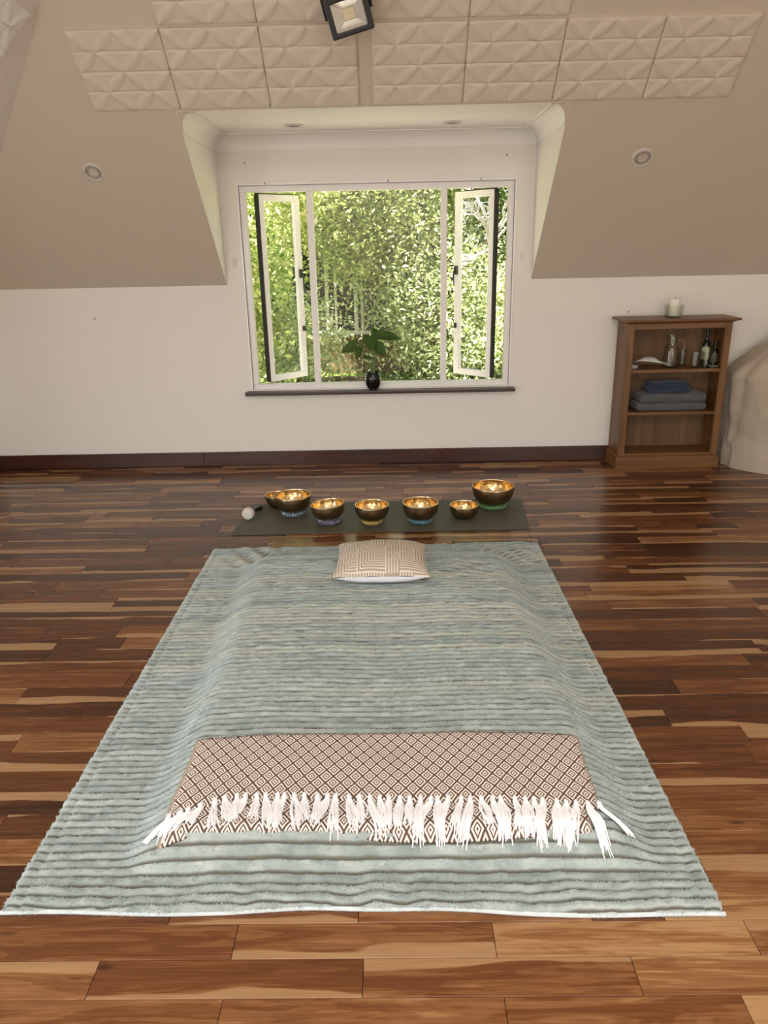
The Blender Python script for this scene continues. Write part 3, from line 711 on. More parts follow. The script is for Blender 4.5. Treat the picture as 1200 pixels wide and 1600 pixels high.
# ------------------------------------------------------------------ floodlight
def floodlight():
    loc = Vector((-.165, 3.9, 2.475))
    t = thing('floodlight', loc, 'black square floodlight with bare reflector hanging from the sloped ceiling', 'floodlight')
    WORLD_INV[t.name] = Matrix()
    # local frame: face looks toward -y and down
    up = Vector((-.25, -.35, .9)).normalized(); fw = Vector((.02, -.88, -.48)); fw = (fw-up*fw.dot(up)).normalized(); rt = fw.cross(up)*-1
    m = Matrix.Identity(3)
    for i in range(3): m[i][0], m[i][1], m[i][2] = rt[i], -fw[i], up[i]
    def tr(mb): mb.V = [tuple(m @ Vector(v)) for v in mb.V]; return mb
    W, Hh, d = .098, .079, .045; iw, ih = .071, .056
    b = MB()
    rq = lambda a_, c_, y_: [(-a_, y_, -c_), (a_, y_, -c_), (a_, y_, c_), (-a_, y_, c_)]
    Fq = [(i, (i+1) % 4, 4+(i+1) % 4, 4+i) for i in range(4)]                                   # front rim
    Fq += [(i+8, (i+1) % 4+8, (i+1) % 4, i) for i in range(4)]+[(4+i, 4+(i+1) % 4, 12+(i+1) % 4, 12+i) for i in range(4)]+[(12+i, 12+(i+1) % 4, 8+(i+1) % 4, 8+i) for i in range(4)]
    b.add(rq(W, Hh, 0)+rq(iw, ih, 0)+rq(W, Hh, d)+rq(iw, ih, d), Fq)
    hs = tr(b).build('housing', M_BLACK, t, bevel=.006)
    b = MB().box(-W*.8, W*.8, d, d+.012, -Hh*.8, Hh*.8)
    for k in range(6): b.box(-W*.7+k*W*.27, -W*.7+k*W*.27+.006, d+.012, d+.035, -Hh*.7, Hh*.7)
    tr(b).build('heat_sink', M_BLACK, hs)
    a, c, dd = .026, .022, d-.004
    O = [(-iw, .006, -ih), (iw, .006, -ih), (iw, .006, ih), (-iw, .006, ih)]; I = [(-a, dd, -c), (a, dd, -c), (a, dd, c), (-a, dd, c)]
    rf = tr(MB().add(O+I, [(i, (i+1) % 4, 4+(i+1) % 4, 4+i) for i in range(4)])).build('reflector', M_REFLECT, t)
    tr(MB().box(-a, a, dd-.003, dd, -c, c)).build('led', M_LED, rf)
    b = MB(); P = [(-W-.006, d*.6, 0), (-W-.006, d*.6+.02, .10), (W+.006, d*.6+.02, .10), (W+.006, d*.6, 0)]
    for p, q in zip(P[:-1], P[1:]): b.tube([p, q], .008, 6)
    tr(b).build('bracket', M_BLACK, t, smooth=40)
    wpt = m @ Vector((0, d*.6+.02, .10))
    MB().tube([tuple(wpt), (.04, wpt.y+.03, .12), (.05, wpt.y+.03, KN+D-(loc.y+wpt.y+.03)-loc.z-.012)], [.012, .012, .012], 8).build('conduit', M_STEEL, t, smooth=40)
floodlight()

# ------------------------------------------------------------------ bookcase
BX0, BX1, BY0, BY1 = 1.562, 2.246, 5.10, 5.332
bc = thing('bookcase', (1.9, 5.22, 0), 'open oak bookcase standing on floor against the white back wall', 'bookcase')
MB().box(BX0, BX0+.02, BY0+.012, BY1, .085, .985).build('side_panel', M_OAKZ, bc, bevel=.002)
MB().box(BX1-.02, BX1, BY0+.012, BY1, .085, .985).build('side_panel', M_OAKZ, bc, bevel=.002)
for k in range(4):
    w_ = (BX1-BX0-.04)/4
    MB().box(BX0+.02+k*w_+.0006, BX0+.02+(k+1)*w_-.0006, BY1-.012, BY1-.002, .085, .985).build('back_board', M_OAKBACK, bc)
MB().box(BX0, BX0+.046, BY0-.004, BY0+.014, .09, .985).build('face_stile', M_OAKZ, bc, bevel=.002)
MB().box(BX1-.046, BX1, BY0-.004, BY0+.014, .09, .985).build('face_stile', M_OAKZ, bc, bevel=.002)
MB().box(BX0+.046, BX1-.046, BY0-.003, BY0+.014, .950, .985).build('top_rail', M_OAKX, bc, bevel=.002)
MB().box(BX0+.02, BX1-.02, BY0+.002, BY1-.012, .662, .684).build('shelf', M_OAKX, bc, bevel=.002)
MB().box(BX0+.02, BX1-.02, BY0+.002, BY1-.012, .374, .394).build('shelf', M_OAKX, bc, bevel=.002)
MB().box(BX0+.02, BX1-.02, BY0+.002, BY1-.012, .085, .105).build('bottom_board', M_OAKX, bc, bevel=.002)
b = MB(); pl = [(BX0-.014, BX1+.02, BY0-.02, BY0-.004), (BX0-.014, BX0, BY0-.004, BY1), (BX1, BX1+.02, BY0-.004, BY1)]
for q in pl: MB().box(*q, 0, .09).build('plinth', M_OAKX, bc, bevel=.003)
b = MB()
steps = [(.000, .985), (.006, .990), (.018, .996), (.026, 1.000), (.040, 1.002), (.040, 1.016)]
for (o0, z0), (o1, z1) in zip(steps[:-1], steps[1:]):
    b.hexa([(BX0-o0, BY0-o0, z0), (BX1+o0, BY0-o0, z0), (BX1+o0, BY1+.01, z0), (BX0-o0, BY1+.01, z0)], [(BX0-o1, BY0-o1, z1), (BX1+o1, BY0-o1, z1), (BX1+o1, BY1+.01, z1), (BX0-o1, BY1+.01, z1)])
b.build('top', M_OAKX, bc)

# candle and holder on the bookcase
def glass_vessel(name, r0, r1, h, label, cat, loc, group=None, wall=.003, n=28):
    b = MB().lathe([(0, 0), (r0, 0), (r0+.001, .003), (r1, h), (r1-wall, h), (r0-wall, .008), (0, .008)], n)
    o = b.build(name, M_GLASS, loc=loc, smooth=40); return tag(o, label, cat, group)
CX, CY = 1.888, 5.20
glass_vessel('candle_holder', .054, .062, .078, 'clear glass candle holder on top of the oak bookcase', 'candle holder', (CX, CY, 1.016))
t = thing('candle', (CX, CY, 1.0245), 'thick cream pillar candle inside the glass holder on the bookcase', 'candle'); WORLD_INV[t.name] = Matrix()
wx = MB().lathe([(0, 0), (.034, 0), (.035, .002), (.035, .108), (.032, .112), (.012, .108), (0, .107)], 28).build('wax', M_CANDLE, t, smooth=50)
MB().tube([(0, 0, .106), (.001, 0, .114), (.003, 0, .121)], .0014, 5).build('wick', M_WICK, wx)

S1 = .684; S2 = .394
# carafe
t = thing('glass_jug', (1.900, 5.20, S1), 'tall clear glass jug with handle on upper shelf of bookcase', 'jug'); WORLD_INV[t.name] = Matrix()
MB().lathe([(0, 0), (.050, 0), (.052, .006), (.050, .11), (.047, .13), (.036, .152), (.034, .175), (.039, .213), (.036, .213), (.031, .176), (.033, .152), (.044, .13), (.047, .108), (.048, .01), (0, .009)], 32).build('body', M_GLASS, t, smooth=50)
MB().tube([(.034, -.004, .178), (.066, -.010, .182), (.080, -.012, .155), (.074, -.011, .11), (.047, -.006, .085)], .0055, 8).build('handle', M_GLASS, t, smooth=60)
for x, y, h, r, lab in ((2.005, 5.27, .105, .030, 'clear drinking glass nearest the jug on upper shelf'), (2.052, 5.165, .100, .034, 'clear drinking glass in the middle of the three on upper shelf'), (2.127, 5.165, .108, .034, 'clear drinking glass in front of the dark bottles on upper shelf')):
    glass_vessel('drinking_glass', r*.86, r, h, lab, 'drinking glass', (x, y, S1), 'drinking glasses on the upper shelf')
def bottle(x, y, z, r, h, neck, label, lm):
    t = thing('bottle', (x, y, z), label, 'bottle', 'bottles on the upper shelf'); WORLD_INV[t.name] = Matrix()
    bd = MB().lathe([(0, 0), (r, 0), (r, h*.55), (r*.9, h*.62), (neck, h*.72), (neck, h*.97), (neck*1.15, h*.97), (neck*1.15, h), (0, h)], 24).build('body', M_BOTTLE, t, smooth=40)
    MB().lathe([(r+.0008, h*.17), (r+.0012, h*.18), (r+.0012, h*.50), (r+.0008, h*.51)], 24).build('label', lm, bd, smooth=60)
    MB().lathe([(neck*1.2, h*.88), (neck*1.22, h*.885), (neck*1.22, h+.002), (0, h+.002)], 20).build('cap', M_BLACK, bd, smooth=40)
bottle(2.158, 5.265, S1, .026, .245, .010, 'tall dark green bottle with pale label at back of upper shelf', M_LABEL)
sc_ = MB().lathe([(0, 0), (.026, 0), (.034, .004), (.038, .007), (.038, .0085), (.033, .006), (.025, .003), (0, .0025)], 28)
tag(sc_.build('saucer', M_PORCELAIN, loc=(2.193, 5.20, S1), smooth=50), 'small white saucer under the short dark bottle on upper shelf', 'saucer')
bottle(2.193, 5.20, S1+.003, .023, .165, .010, 'short dark bottle with olive label standing on a white saucer', M_LABEL2)
ds = MB().lathe([(0, 0), (.014, 0), (.024, .010), (.032, .020), (.0335, .020), (.025, .008), (.013, .003), (0, .003)], 24)
tag(ds.build('dish', M_PORCELAIN, loc=(1.640, 5.155, S1), smooth=50), 'small white dish at left front of the upper bookcase shelf', 'dish')
# feather leaning on the shelf
t = thing('feather', (1.66, 5.22, S1), 'long pale curved feather lying behind the white dish on upper shelf', 'feather'); WORLD_INV[t.name] = Matrix()
P = []; n = 15
for i in range(n):
    u = i/(n-1); wd = .020*math.sin(PI*min(1, (1-u)*1.05))**.7*(1 if u < .62 else max(0, (1-(u-.62)/.2))) + .0012
    x = u*.21; y = -.03-.03*u; z = .016+.038*math.sin(PI*(.25+.75*u))
    P += [(x, y+wd*.5, z+wd), (x, y, z), (x, y-wd*.5, z-wd*.4)]
b = MB(); b.grid(P, n, 3); o = b.build('vane', M_FEATHER, t, smooth=180)
md = o.modifiers.new('thick', 'SOLIDIFY'); md.thickness = .0015
MB().tube([(i/14*.235, -.03-.03*i/14, .0175+.038*math.sin(PI*(.25+.75*min(i/14, 1)))) for i in range(15)], [.002]*12+[.0018, .0015, .001], 6).build('quill', M_PORCELAIN, t, smooth=60)

# folded textiles on lower shelf
def folded(name, x0, x1, y0, y1, z0, layers, th, mat, label, cat, wob, seed, group=None):
    r = np.random.default_rng(seed); root = None
    t = thing(name, ((x0+x1)/2, (y0+y1)/2, z0), label, cat, group)
    nx, nl = 26, 14
    for k in range(layers):
        # each fold is a flattened rounded loop: cross-section swept along x
        P = []; zc = z0+th*(k+.5); dx0, dx1 = r.uniform(0, wob, 2); fy = r.uniform(-wob, wob)*.4
        for i in range(nx):
            u = i/(nx-1); x = x0+dx0+(x1-dx1-x0-dx0)*u
            e = min(1, min(u, 1-u)*22); sc = .72+.28*math.sqrt(max(0, 1-(1-e)**2))
            for j in range(nl+1):
                a = 2*PI*j/nl; ca, sa = math.cos(a), math.sin(a)
                yy = (y0+y1)/2+fy+(abs(ca)**.35*(1 if ca > 0 else -1))*(y1-y0)/2*(.97+.03*sc)
                sag = .004*math.sin(3*u*PI+seed+k)
                zz = zc+(abs(sa)**.6*(1 if sa > 0 else -1))*th*.5*sc+(sag if sa > .1 else 0)*(1 if k == layers-1 else .3)
                P.append((x, yy, max(zz, z0)))
        g_ = MB().grid(P, nx, nl+1, flip=True); g_.F += [tuple(range(nl-1, -1, -1)), tuple(range((nx-1)*(nl+1), (nx-1)*(nl+1)+nl))]; g_.mi += [0, 0]
        g_.build('fold', mat, t, smooth=60)
folded('folded_blanket', 1.682, 2.150, 5.125, 5.305, S2, 1, .058, M_GREY, 'grey folded blanket at the bottom of the lower shelf stack', 'blanket', .005, 3, 'grey blankets on the lower shelf')
folded('folded_blanket', 1.690, 2.145, 5.120, 5.305, S2+.0585, 1, .063, M_GREY, 'grey folded blanket between the blue cloth and the bottom blanket', 'blanket', .008, 5, 'grey blankets on the lower shelf')
folded('folded_cloth', 1.735, 2.075, 5.135, 5.30, S2+.122, 2, .036, M_BLUE, 'dark blue folded cloth on top of the two grey blankets', 'cloth', .05, 8)

# ------------------------------------------------------------------ draped furniture at right
def draped():
    poly = np.array([(2.305, 5.325), (2.302, 5.22), (2.31, 5.14), (2.40, 4.985), (2.52, 4.885), (2.80, 4.68), (3.15, 4.52), (3.45, 4.55), (3.55, 4.9), (3.55, 5.325)])
    # resample the outline with rounded corners
    n = 220; cl = np.vstack([poly, poly[:1]]); L = np.r_[0, np.cumsum(np.linalg.norm(np.diff(cl, axis=0), axis=1))]
    s = np.linspace(0, L[-1], n, endpoint=False); X = np.interp(s, L, cl[:, 0]); Y = np.interp(s, L, cl[:, 1])
    k = 7; ker = np.ones(k)/k
    X = np.convolve(np.r_[X[-k:], X, X[:k]], ker, 'same')[k:-k]; Y = np.convolve(np.r_[Y[-k:], Y, Y[:k]], ker, 'same')[k:-k]
    cx, cy = 3.02, 5.10
    H = 60; P = []
    th = s/L[-1]
    for j in range(H):
        t = j/(H-1)
        if t < .6: q = t/.6; z = .61*q; sc = 1-.03*q
        else:
            q = (t-.6)/.4; a = q*PI/2
            sc = .97*math.cos(a)**.75 if q < 1 else 0; z = .66+.46*(1-(1-math.sin(a))**1.0)
            z = .61+.54*(1-sc/.97)**.72 if q > 0 else .61
        fold = (fbm(th*34, np.full(n, z*1.6), 11)-.5)*.15*(1-.55*t)
        crease = (np.abs(fbm(th*11+z*2.4, np.full(n, z*3.6), 31)-.5))*-.13+.03
        hemw = .012*np.sin(th*95)*max(0, 1-z*9)
        rr = sc+fold+crease+hemw
        rr = np.minimum(rr, 1.015) if t < .99 else rr*0
        px = cx+(X-cx)*rr; py = cy+(Y-cy)*rr
        pz = z*(1+.0*px)+ (fbm(px*6+20, py*6+20, 51)-.5)*.05*sstep(.3, .7, z)
        P.append(np.stack([np.maximum(px, 2.285), np.minimum(py, 5.33), np.maximum(pz, 0.002)], 1))
    P = np.concatenate(P); F = []
    i, j = np.meshgrid(np.arange(H-1), np.arange(n), indexing='ij'); a = (i*n+j).ravel(); c = (i*n+(j+1) % n).ravel()
    F = np.stack([a, c, c+n, a+n], 1)[:, ::-1]
    o = np_mesh('dust_sheet', P, F[:, ::-1], M_LINEN)
    tag(o, 'beige linen sheet draped over a bulky piece beside the bookcase', 'sheet')
draped()

# ------------------------------------------------------------------ big ribbed blanket over a thin mattress
FL, FR, BR, BL = np.array([-.955, 1.383]), np.array([.757, 1.358]), np.array([.748, 3.706]), np.array([-.948, 3.672])
def bump(x, y):          # mattress under the blanket
    xl = -.60+.02*(y-2.5)*-1; xr = .50+.03*np.sin(y*1.3)
    a = sstep(xl-.15, xl+.01, x)*(1-sstep(xr-.01, xr+.15, x)); c = sstep(1.46, 1.555, y)*(1-sstep(3.34, 3.50, y))
    return .088*a*c*(1-.06*np.cos((x+.05)*5)**2)
RP = .0285               # rib pitch
def blanket_surface(x, y, full=True):
    base = bump(x, y)
    wob = (fbm(x*2.6+40, y*3.2+40, 2)-.5)*.014+(fbm(x*9+4, y*9+40, 3)-.5)*.006+(fbm(x*16+4, y*5+40, 6)-.5)*.022*np.exp(-((y-1.42)/.06)**2)
    corner = np.exp(-((x+.66)**2/.02+(y-3.53)**2/.012))+np.exp(-((x-.56)**2/.02+(y-3.5)**2/.012))
    wr = corner*.020*np.sin(x*55+y*38)+.010*np.exp(-((x-.33)**2/.02+(y-3.16)**2/.006))*np.sin(x*40-y*60)
    broad = (fbm(x*5+9, y*9+9, 21)-.5)*.012*(.5+np.exp(-((y-1.45)/.12)**2))+(fbm(x*11+3, y*16+2, 23)-.5)*.016*np.exp(-((y-1.42)/.07)**2)
    ph = (y+wob+base*.25+wr*.4)/RP
    ribn = np.floor(ph)
    pr = np.abs(np.sin(PI*ph))
    amp = .0165*(.78+.44*fbm(x*14+ribn*3.1, ribn*7.3+x*2, 5, 2))
    tuft = (vnoise(x*150+ribn*17, y*170, 8)-.5)*.0032+(vnoise(x*55, y*55+ribn*9, 9)-.5)*.004
    z = base+.003+wr+broad*np.clip(.4+base*9+np.exp(-((y-1.42)/.07)**2), 0, 1)*.6+amp*pr**.60+tuft*pr
    return z, ribn, pr
nx, ny = 360, 980
sx_ = np.linspace(0, 1, nx); sy_ = np.linspace(0, 1, ny); S, Tt = np.meshgrid(sx_, sy_, indexing='ij')
PX = (1-S)*(1-Tt)*FL[0]+S*(1-Tt)*FR[0]+S*Tt*BR[0]+(1-S)*Tt*BL[0]
PY = (1-S)*(1-Tt)*FL[1]+S*(1-Tt)*FR[1]+S*Tt*BR[1]+(1-S)*Tt*BL[1]
PY = PY+(1-Tt)**10*.016*(sstep(.30, .46, S)-sstep(.58, .75, S))+(1-Tt)**14*.003*np.sin(S*21)
Z, RB, PR = blanket_surface(PX, PY)
# scalloped side edges and rolled-down rim
edx = np.minimum(S, 1-S)*1.71
scal = .009*PR+.004*(vnoise(PY*40, PY*0, 77)-.5)
side = np.where(S < .5, -1, 1)
PX = PX+side*scal*np.exp(-edx/.02)
d = np.minimum(edx, np.minimum(Tt, 1-Tt)*2.33)
roll = np.sqrt(np.clip(1-(1-np.clip(d/.014, 0, 1))**2, 0, 1))
Z = np.maximum(Z, .0)*roll+.0015
Z = np.where(d < 1e-6, .0012, Z)
hemline = np.exp(-((np.minimum(edx, 9)-.035)/.006)**2)*.004
Z -= hemline*roll
rr_ = np.random.default_rng(4).random(400)
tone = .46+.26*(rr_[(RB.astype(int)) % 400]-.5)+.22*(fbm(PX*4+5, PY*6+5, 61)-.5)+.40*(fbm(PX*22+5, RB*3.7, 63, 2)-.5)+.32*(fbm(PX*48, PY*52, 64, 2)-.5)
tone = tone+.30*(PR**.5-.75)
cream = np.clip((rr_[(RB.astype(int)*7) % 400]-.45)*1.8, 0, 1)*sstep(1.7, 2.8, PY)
attr = np.stack([np.clip(tone, 0, 1), cream, PR, np.ones_like(PR)], -1).reshape(-1, 4)
BV = np.stack([PX, PY, Z], -1).reshape(-1, 3)
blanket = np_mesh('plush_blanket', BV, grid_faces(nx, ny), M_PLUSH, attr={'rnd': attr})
tag(blanket, 'large sage green ribbed plush blanket spread over a thin mattress on the floor', 'blanket')
# pale lower binding along the near edge
Pb = []
for i in range(120):
    u = i/119; k = int(u*(nx-1)); x, y = PX[k, 0], PY[k, 0]
    Pb += [(x, y+.004, .0105), (x, y-.002, .008), (x, y-.003, .004), (x, y-.001, .0008)]
MB().grid(Pb, 120, 4, flip=True).build('edge_binding', M_BINDING, blanket, smooth=180)

def make_pile():
    n = 190000; r = np.random.default_rng(31)
    i = r.integers(0, nx-1, n); tq = r.random(n); j = np.minimum((tq**1.35*(ny-1)).astype(int), ny-2); fu, fv = r.random(n), r.random(n)
    Q = np.stack([PX, PY, Z], -1)
    b0 = Q[i, j]*((1-fu)*(1-fv))[:, None]+Q[i+1, j]*(fu*(1-fv))[:, None]+Q[i+1, j+1]*(fu*fv)[:, None]+Q[i, j+1]*((1-fu)*fv)[:, None]
    nr = np.cross(Q[i+1, j]-Q[i, j], Q[i, j+1]-Q[i, j]); nr /= np.maximum(np.linalg.norm(nr, axis=1), 1e-9)[:, None]
    pr = PR[i, j]; L = np.where(pr > .68, .0010+.0040*pr, .0005)*r.uniform(.7, 1.3, n)*(.65+.6*fbm(b0[:, 0]*30, b0[:, 1]*30, 95))
    cl = (vnoise(b0[:, 0]*60, b0[:, 1]*60, 91)-.5); cl2 = (vnoise(b0[:, 0]*45+7, b0[:, 1]*70, 92)-.5)
    dr = nr+np.stack([cl*1.1, cl2*.9+.15, np.zeros(n)], 1)+r.normal(0, .2, (n, 3)); dr /= np.linalg.norm(dr, axis=1)[:, None]
    b0[:, 2] -= .001
    P = np.stack([b0, b0+dr*(L*.55)[:, None], b0+dr*L[:, None]+np.stack([cl, cl2, np.zeros(n)-.15], 1)*(L*.5)[:, None]], 1)
    P[..., 2] = np.maximum(P[..., 2], .0015)
    cv = bpy.data.hair_curves.new('pile'); cv.add_curves([3]*n)
    cv.position_data.foreach_set('vector', P.astype(np.float32).ravel())
    rad = np.tile(np.array([.00075, .0006, .00025], np.float32), n)
    ra = cv.attributes.get('radius') or cv.attributes.new('radius', 'FLOAT', 'POINT'); ra.data.foreach_set('value', rad)
    A = attr.reshape(nx, ny, 4)[i, j].copy(); A[:, 0] = np.clip(A[:, 0]+r.normal(0, .06, n), 0, 1)
    ca = cv.attributes.new('rnd', 'FLOAT_COLOR', 'CURVE'); ca.data.foreach_set('color', A.astype(np.float32).ravel())
    cv.materials.append(M_PLUSH)
    o = bpy.data.objects.new('pile', cv); COL.objects.link(o); o.parent = blanket; o['kind'] = 'stuff'
make_pile()

def top_z(x, y):
    x = np.asarray(x, float); y = np.asarray(y, float)
    return bump(x, y)+.0165

# ------------------------------------------------------------------ woven throw with fringe
throw = thing('woven_throw', (-.035, 1.72, .10), 'folded brown and cream diamond woven throw with white fringe on green blanket', 'throw')
def sheet(name, xa, xb, ya, yb, lift, seed, thick, uo):
    nu, nv = 150, 50; u = np.linspace(0, 1, nu); v = np.linspace(0, 1, nv); Uu, Vv = np.meshgrid(u, v, indexing='ij')
    x0 = xa[0]+(xa[1]-xa[0])*Vv; x1 = xb[0]+(xb[1]-xb[0])*Vv
    X = x0+(x1-x0)*Uu; Y = ya(Uu)+(yb(Uu)-ya(Uu))*Vv
    z = top_z(X, Y)+lift*(1-.0*Vv)+(fbm(X*7+seed, Y*7+seed, seed)-.5)*.010
    e = np.minimum(np.minimum(Uu, 1-Uu)*1.1, np.minimum(Vv, 1-Vv)*.3); z = z-.006*np.exp(-e/.012)
    wob = (fbm(Y*9, Y*0+seed, seed+3)-.5)*.012; X = X+wob*np.where(Uu > .5, 1, -1)*np.abs(2*Uu-1)**6
    top = np.stack([X, Y, z], -1).reshape(-1, 3); bot = top.copy(); bot[:, 2] -= thick
    F = grid_faces(nu, nv); k = nu*nv
    ring = [i*nv for i in range(nu)]+[(nu-1)*nv+j for j in range(1, nv)]+[i*nv+nv-1 for i in range(nu-2, -1, -1)]+[j for j in range(nv-2, 0, -1)]
    n = len(ring); SK = np.array([(ring[(q+1) % n], ring[q], k+ring[q], k+ring[(q+1) % n]) for q in range(n)])
    Vt = np.vstack([top, bot]); uvp = np.stack([X+uo, Y*1.0], -1).reshape(-1, 2); uvp = np.vstack([uvp, uvp])
    hem = (1-sstep(.006, .018, Uu*1.1))+.8*(1-sstep(.004, .009, (1-Uu)*1.1)); hem = np.clip(hem, 0, 1).ravel(); hem = np.r_[hem, hem]
    o = np_mesh(name, Vt, np.vstack([F, F[:, ::-1]+k, SK]), M_DIAMOND, throw, attr={'hem': hem}, uv=uvp)
    return o
front_y = lambda u: 1.628+.012*np.sin(u*5+.4)-.060*(1-sstep(0, .16, u))-.020*sstep(.8, 1, u)
low = sheet('lower_layer', (-.618, -.604), (.492, .535), lambda u: 1.528+.008*np.sin(u*7)-.010*(1-sstep(0, .1, u)), lambda u: 1.918+0*u, .010, 13, .006, .02)
up_ = sheet('upper_layer', (-.615, -.605), (.527, .538), front_y, lambda u: 1.926-.018*(2*u-1)**2, .020, 14, .007, 0)
# rounded back fold
Pf = []
for i in range(80):
    u = i/79; x = -.604+(.538+.604)*u; y = 1.926-.018*(2*u-1)**2; zt = float(top_z(x, y))+.021+float((fbm(np.array([x*7+14]), np.array([y*7+14]), 14)[0]-.5)*.010)-.006
    for a in np.linspace(PI/2, -PI/2, 7): Pf.append((x, y-.002+.008*math.cos(a), zt-.007+.008*math.sin(a)))
np_mesh('back_fold', Pf, grid_faces(80, 7)[:, ::-1], M_DIAMOND, throw, uv=[(p[0], 1.926+.004*k) for k, p in enumerate(Pf)], attr={'hem': np.zeros(len(Pf))})
# tassels
NT = 42
for i in range(NT):
    r = np.random.default_rng(100+i)
    u = (i+.5+r.uniform(-.22, .22))/NT; x = -.612+(.53+.612)*u; y = float(front_y(u))
    z0 = float(top_z(x, y))+.023
    lean = r.normal(0, .016); ln = r.uniform(.076, .108); sq = 1.0
    if u < .085: lean = -.058+.45*u; sq = .42+3*u
    if i == NT-1: lean, sq = .065, .8
    b = MB(); b.tube([(x, y+.010, z0+.001), (x, y-.001, z0+.004), (x+lean*.08, y-.010, z0-.001)], [.0035, .0068, .0052], 7)
    for k in range(11):
        a = (k-5)/5; sp = r.uniform(.8, 1.2)*.0105*a; cu = r.normal(0, .004); pts = []
        L = ln*r.uniform(.82, 1.05); hz = r.uniform(-.002, .004)
        for q in np.linspace(0, 1, 6):
            yy = y-.004-L*q*sq; xx = x+sp*(.45+.75*q**.8)+lean*q+cu*math.sin(q*PI*1.2)
            dz = max(float(top_z(xx, yy))+.004+(.012 if yy > 1.528 else 0), 0)
            zz = max(dz+.003+hz*q, z0-.002-(q*.09))
            pts.append((xx, yy, zz))
        b.tube(pts, [.0026, .0029, .0030, .0029, .0026, .0014], 4)
    b.build('tassel', M_TASSEL, throw, smooth=60)

# ------------------------------------------------------------------ cushion
def cushion():
    c = Vector((-.060, 3.145, .1035)); t = thing('cushion', c, 'tan and cream basket-striped cushion with white back lying on green blanket', 'cushion'); WORLD_INV[t.name] = Matrix()
    n = 56; hw, hd, T_ = .213, .182, .060
    g = np.linspace(-1, 1, n); g = np.sign(g)*(1-(1-np.abs(g))**1.35)
    U, V = np.meshgrid(g, g, indexing='ij')
    pin = .055
    X = hw*U*(1-pin*(1-V**2))*(1-.035*(V+1)/2); Y = hd*V*(1-pin*(1-U**2))
    th = T_*((1-np.abs(U)**2.2)*(1-np.abs(V)**2.2))**.50
    th = th*(1+.12*(fbm(U*2+5, V*2+5, 3)-.5))
    mid = .058+.004*V-.012*(1-V**2)*0
    ztop = mid+th*1.12; zbot = np.maximum(mid-th*.95, .0)
    wr = .003*np.sin(U*9+V*3)*np.exp(-((1-np.abs(V))/.25)**2)
    ztop = ztop+wr
    uv = np.stack([X, Y], -1).reshape(-1, 2)*1.06+.31
    np_mesh('front_cover', np.stack([X, Y, ztop], -1).reshape(-1, 3), grid_faces(n, n), M_BASKET, t, uv=uv)
    np_mesh('back_cover', np.stack([X, Y-.020*np.clip(np.sin(PI*(V+1)/.5), 0, 1)*(V < -.5)*(1-U**4), zbot], -1).reshape(-1, 3), grid_faces(n, n)[:, ::-1], M_WHITECOTTON, t)
cushion()

# ------------------------------------------------------------------ exercise mat with bowls and mallet
MC = [(-.911, 3.905), (.755, 3.93), (.796, 4.457), (-.873, 4.431)]
b = MB().hexa([(x, y, 0.0005) for x, y in MC], [(x, y, .0055) for x, y in MC])
mat = tag(b.build('yoga_mat', M_MAT, bevel=.0015), 'olive green yoga mat lying on the floor under the bowls', 'mat')
b = MB(); lx, ly = -.845, 4.395; nn = 28
ring = lambda r0, r1: [(lx+r*math.cos(2*PI*k/nn), ly+r*1.0*math.sin(2*PI*k/nn), .0058) for r in (r0, r1) for k in range(nn)]
b.add(ring(.017, .021), [(k, (k+1) % nn, nn+(k+1) % nn, nn+k)[::-1] for k in range(nn)])
for k in (-1, 0, 1):
    b.add([(lx+k*.008-.0022, ly-.008, .0058), (lx+k*.008+.0022, ly-.008, .0058), (lx+k*.008+.0022*(1+k*.4), ly+.009-abs(k)*.004, .0058), (lx+k*.008-.0022, ly+.009-abs(k)*.004, .0058)], [(0, 1, 2, 3)])
b.build('mat_logo', M_LOGO, mat)
MZ = .0055
def ring_cushion(x, y, r, mat_, label, h=.030):
    b = MB(); n, m = 40, 14; P = []
    for i in range(n+1):
        a = 2*PI*i/n; rr = r*(1+.03*math.sin(5*a)+.02*math.sin(11*a+1))
        for j in range(m+1):
            c = 2*PI*j/m; P.append(((rr-.020+.020*math.cos(c))*math.cos(a), (rr-.020+.020*math.cos(c))*math.sin(a), h/2+h/2*math.sin(c)))
    b.grid(P, n+1, m+1, flip=True); tag(b.build('ring_cushion', mat_, loc=(x, y, MZ), smooth=180), label, 'cushion', 'patterned ring cushions under the bowls')
    return MZ+h
def bowl(x, y, z, d, h, label, tilt=(0, 0)):
    r = d/2; fr = r*.42; out = []
    for t_ in np.linspace(0, 1, 14):
        a = t_*PI/2; out.append((fr+(r-fr)*math.sin(a)**.92, h*(1-math.cos(a)**1.0) if t_ < 1 else h))
    out = [(r*.40*q, 0.0) for q in (0, .6, 1)]+[(fr+(r*1.0-fr)*math.sin(a), h*(1-math.cos(a))**1.0*.90+.0) for a in np.linspace(.08, PI/2, 14)]+[(r*.997, h*.96)]
    rim = [(r*.992, h), (r-.006, h), (r-.007, h-.003)]
    inn = [(max(p-.0055, 0), zz+.005) for p, zz in reversed(out[2:-1])]+[(0, .0055)]
    prof_ = out+rim+inn; k0, k1 = len(out)-1, len(out)+len(rim)-1
    mis = [0 if i < k0 else (2 if i < k1 else 1) for i in range(len(prof_)-1)]
    o = MB().lathe(prof_, 56, mis=mis).build('singing_bowl', [M_BRONZE, M_GOLD, M_RIM], loc=(x, y, z), smooth=50)
    o.rotation_euler = (tilt[0], tilt[1], 0)
    tag(o, label, 'singing bowl', 'bronze singing bowls on the mat')
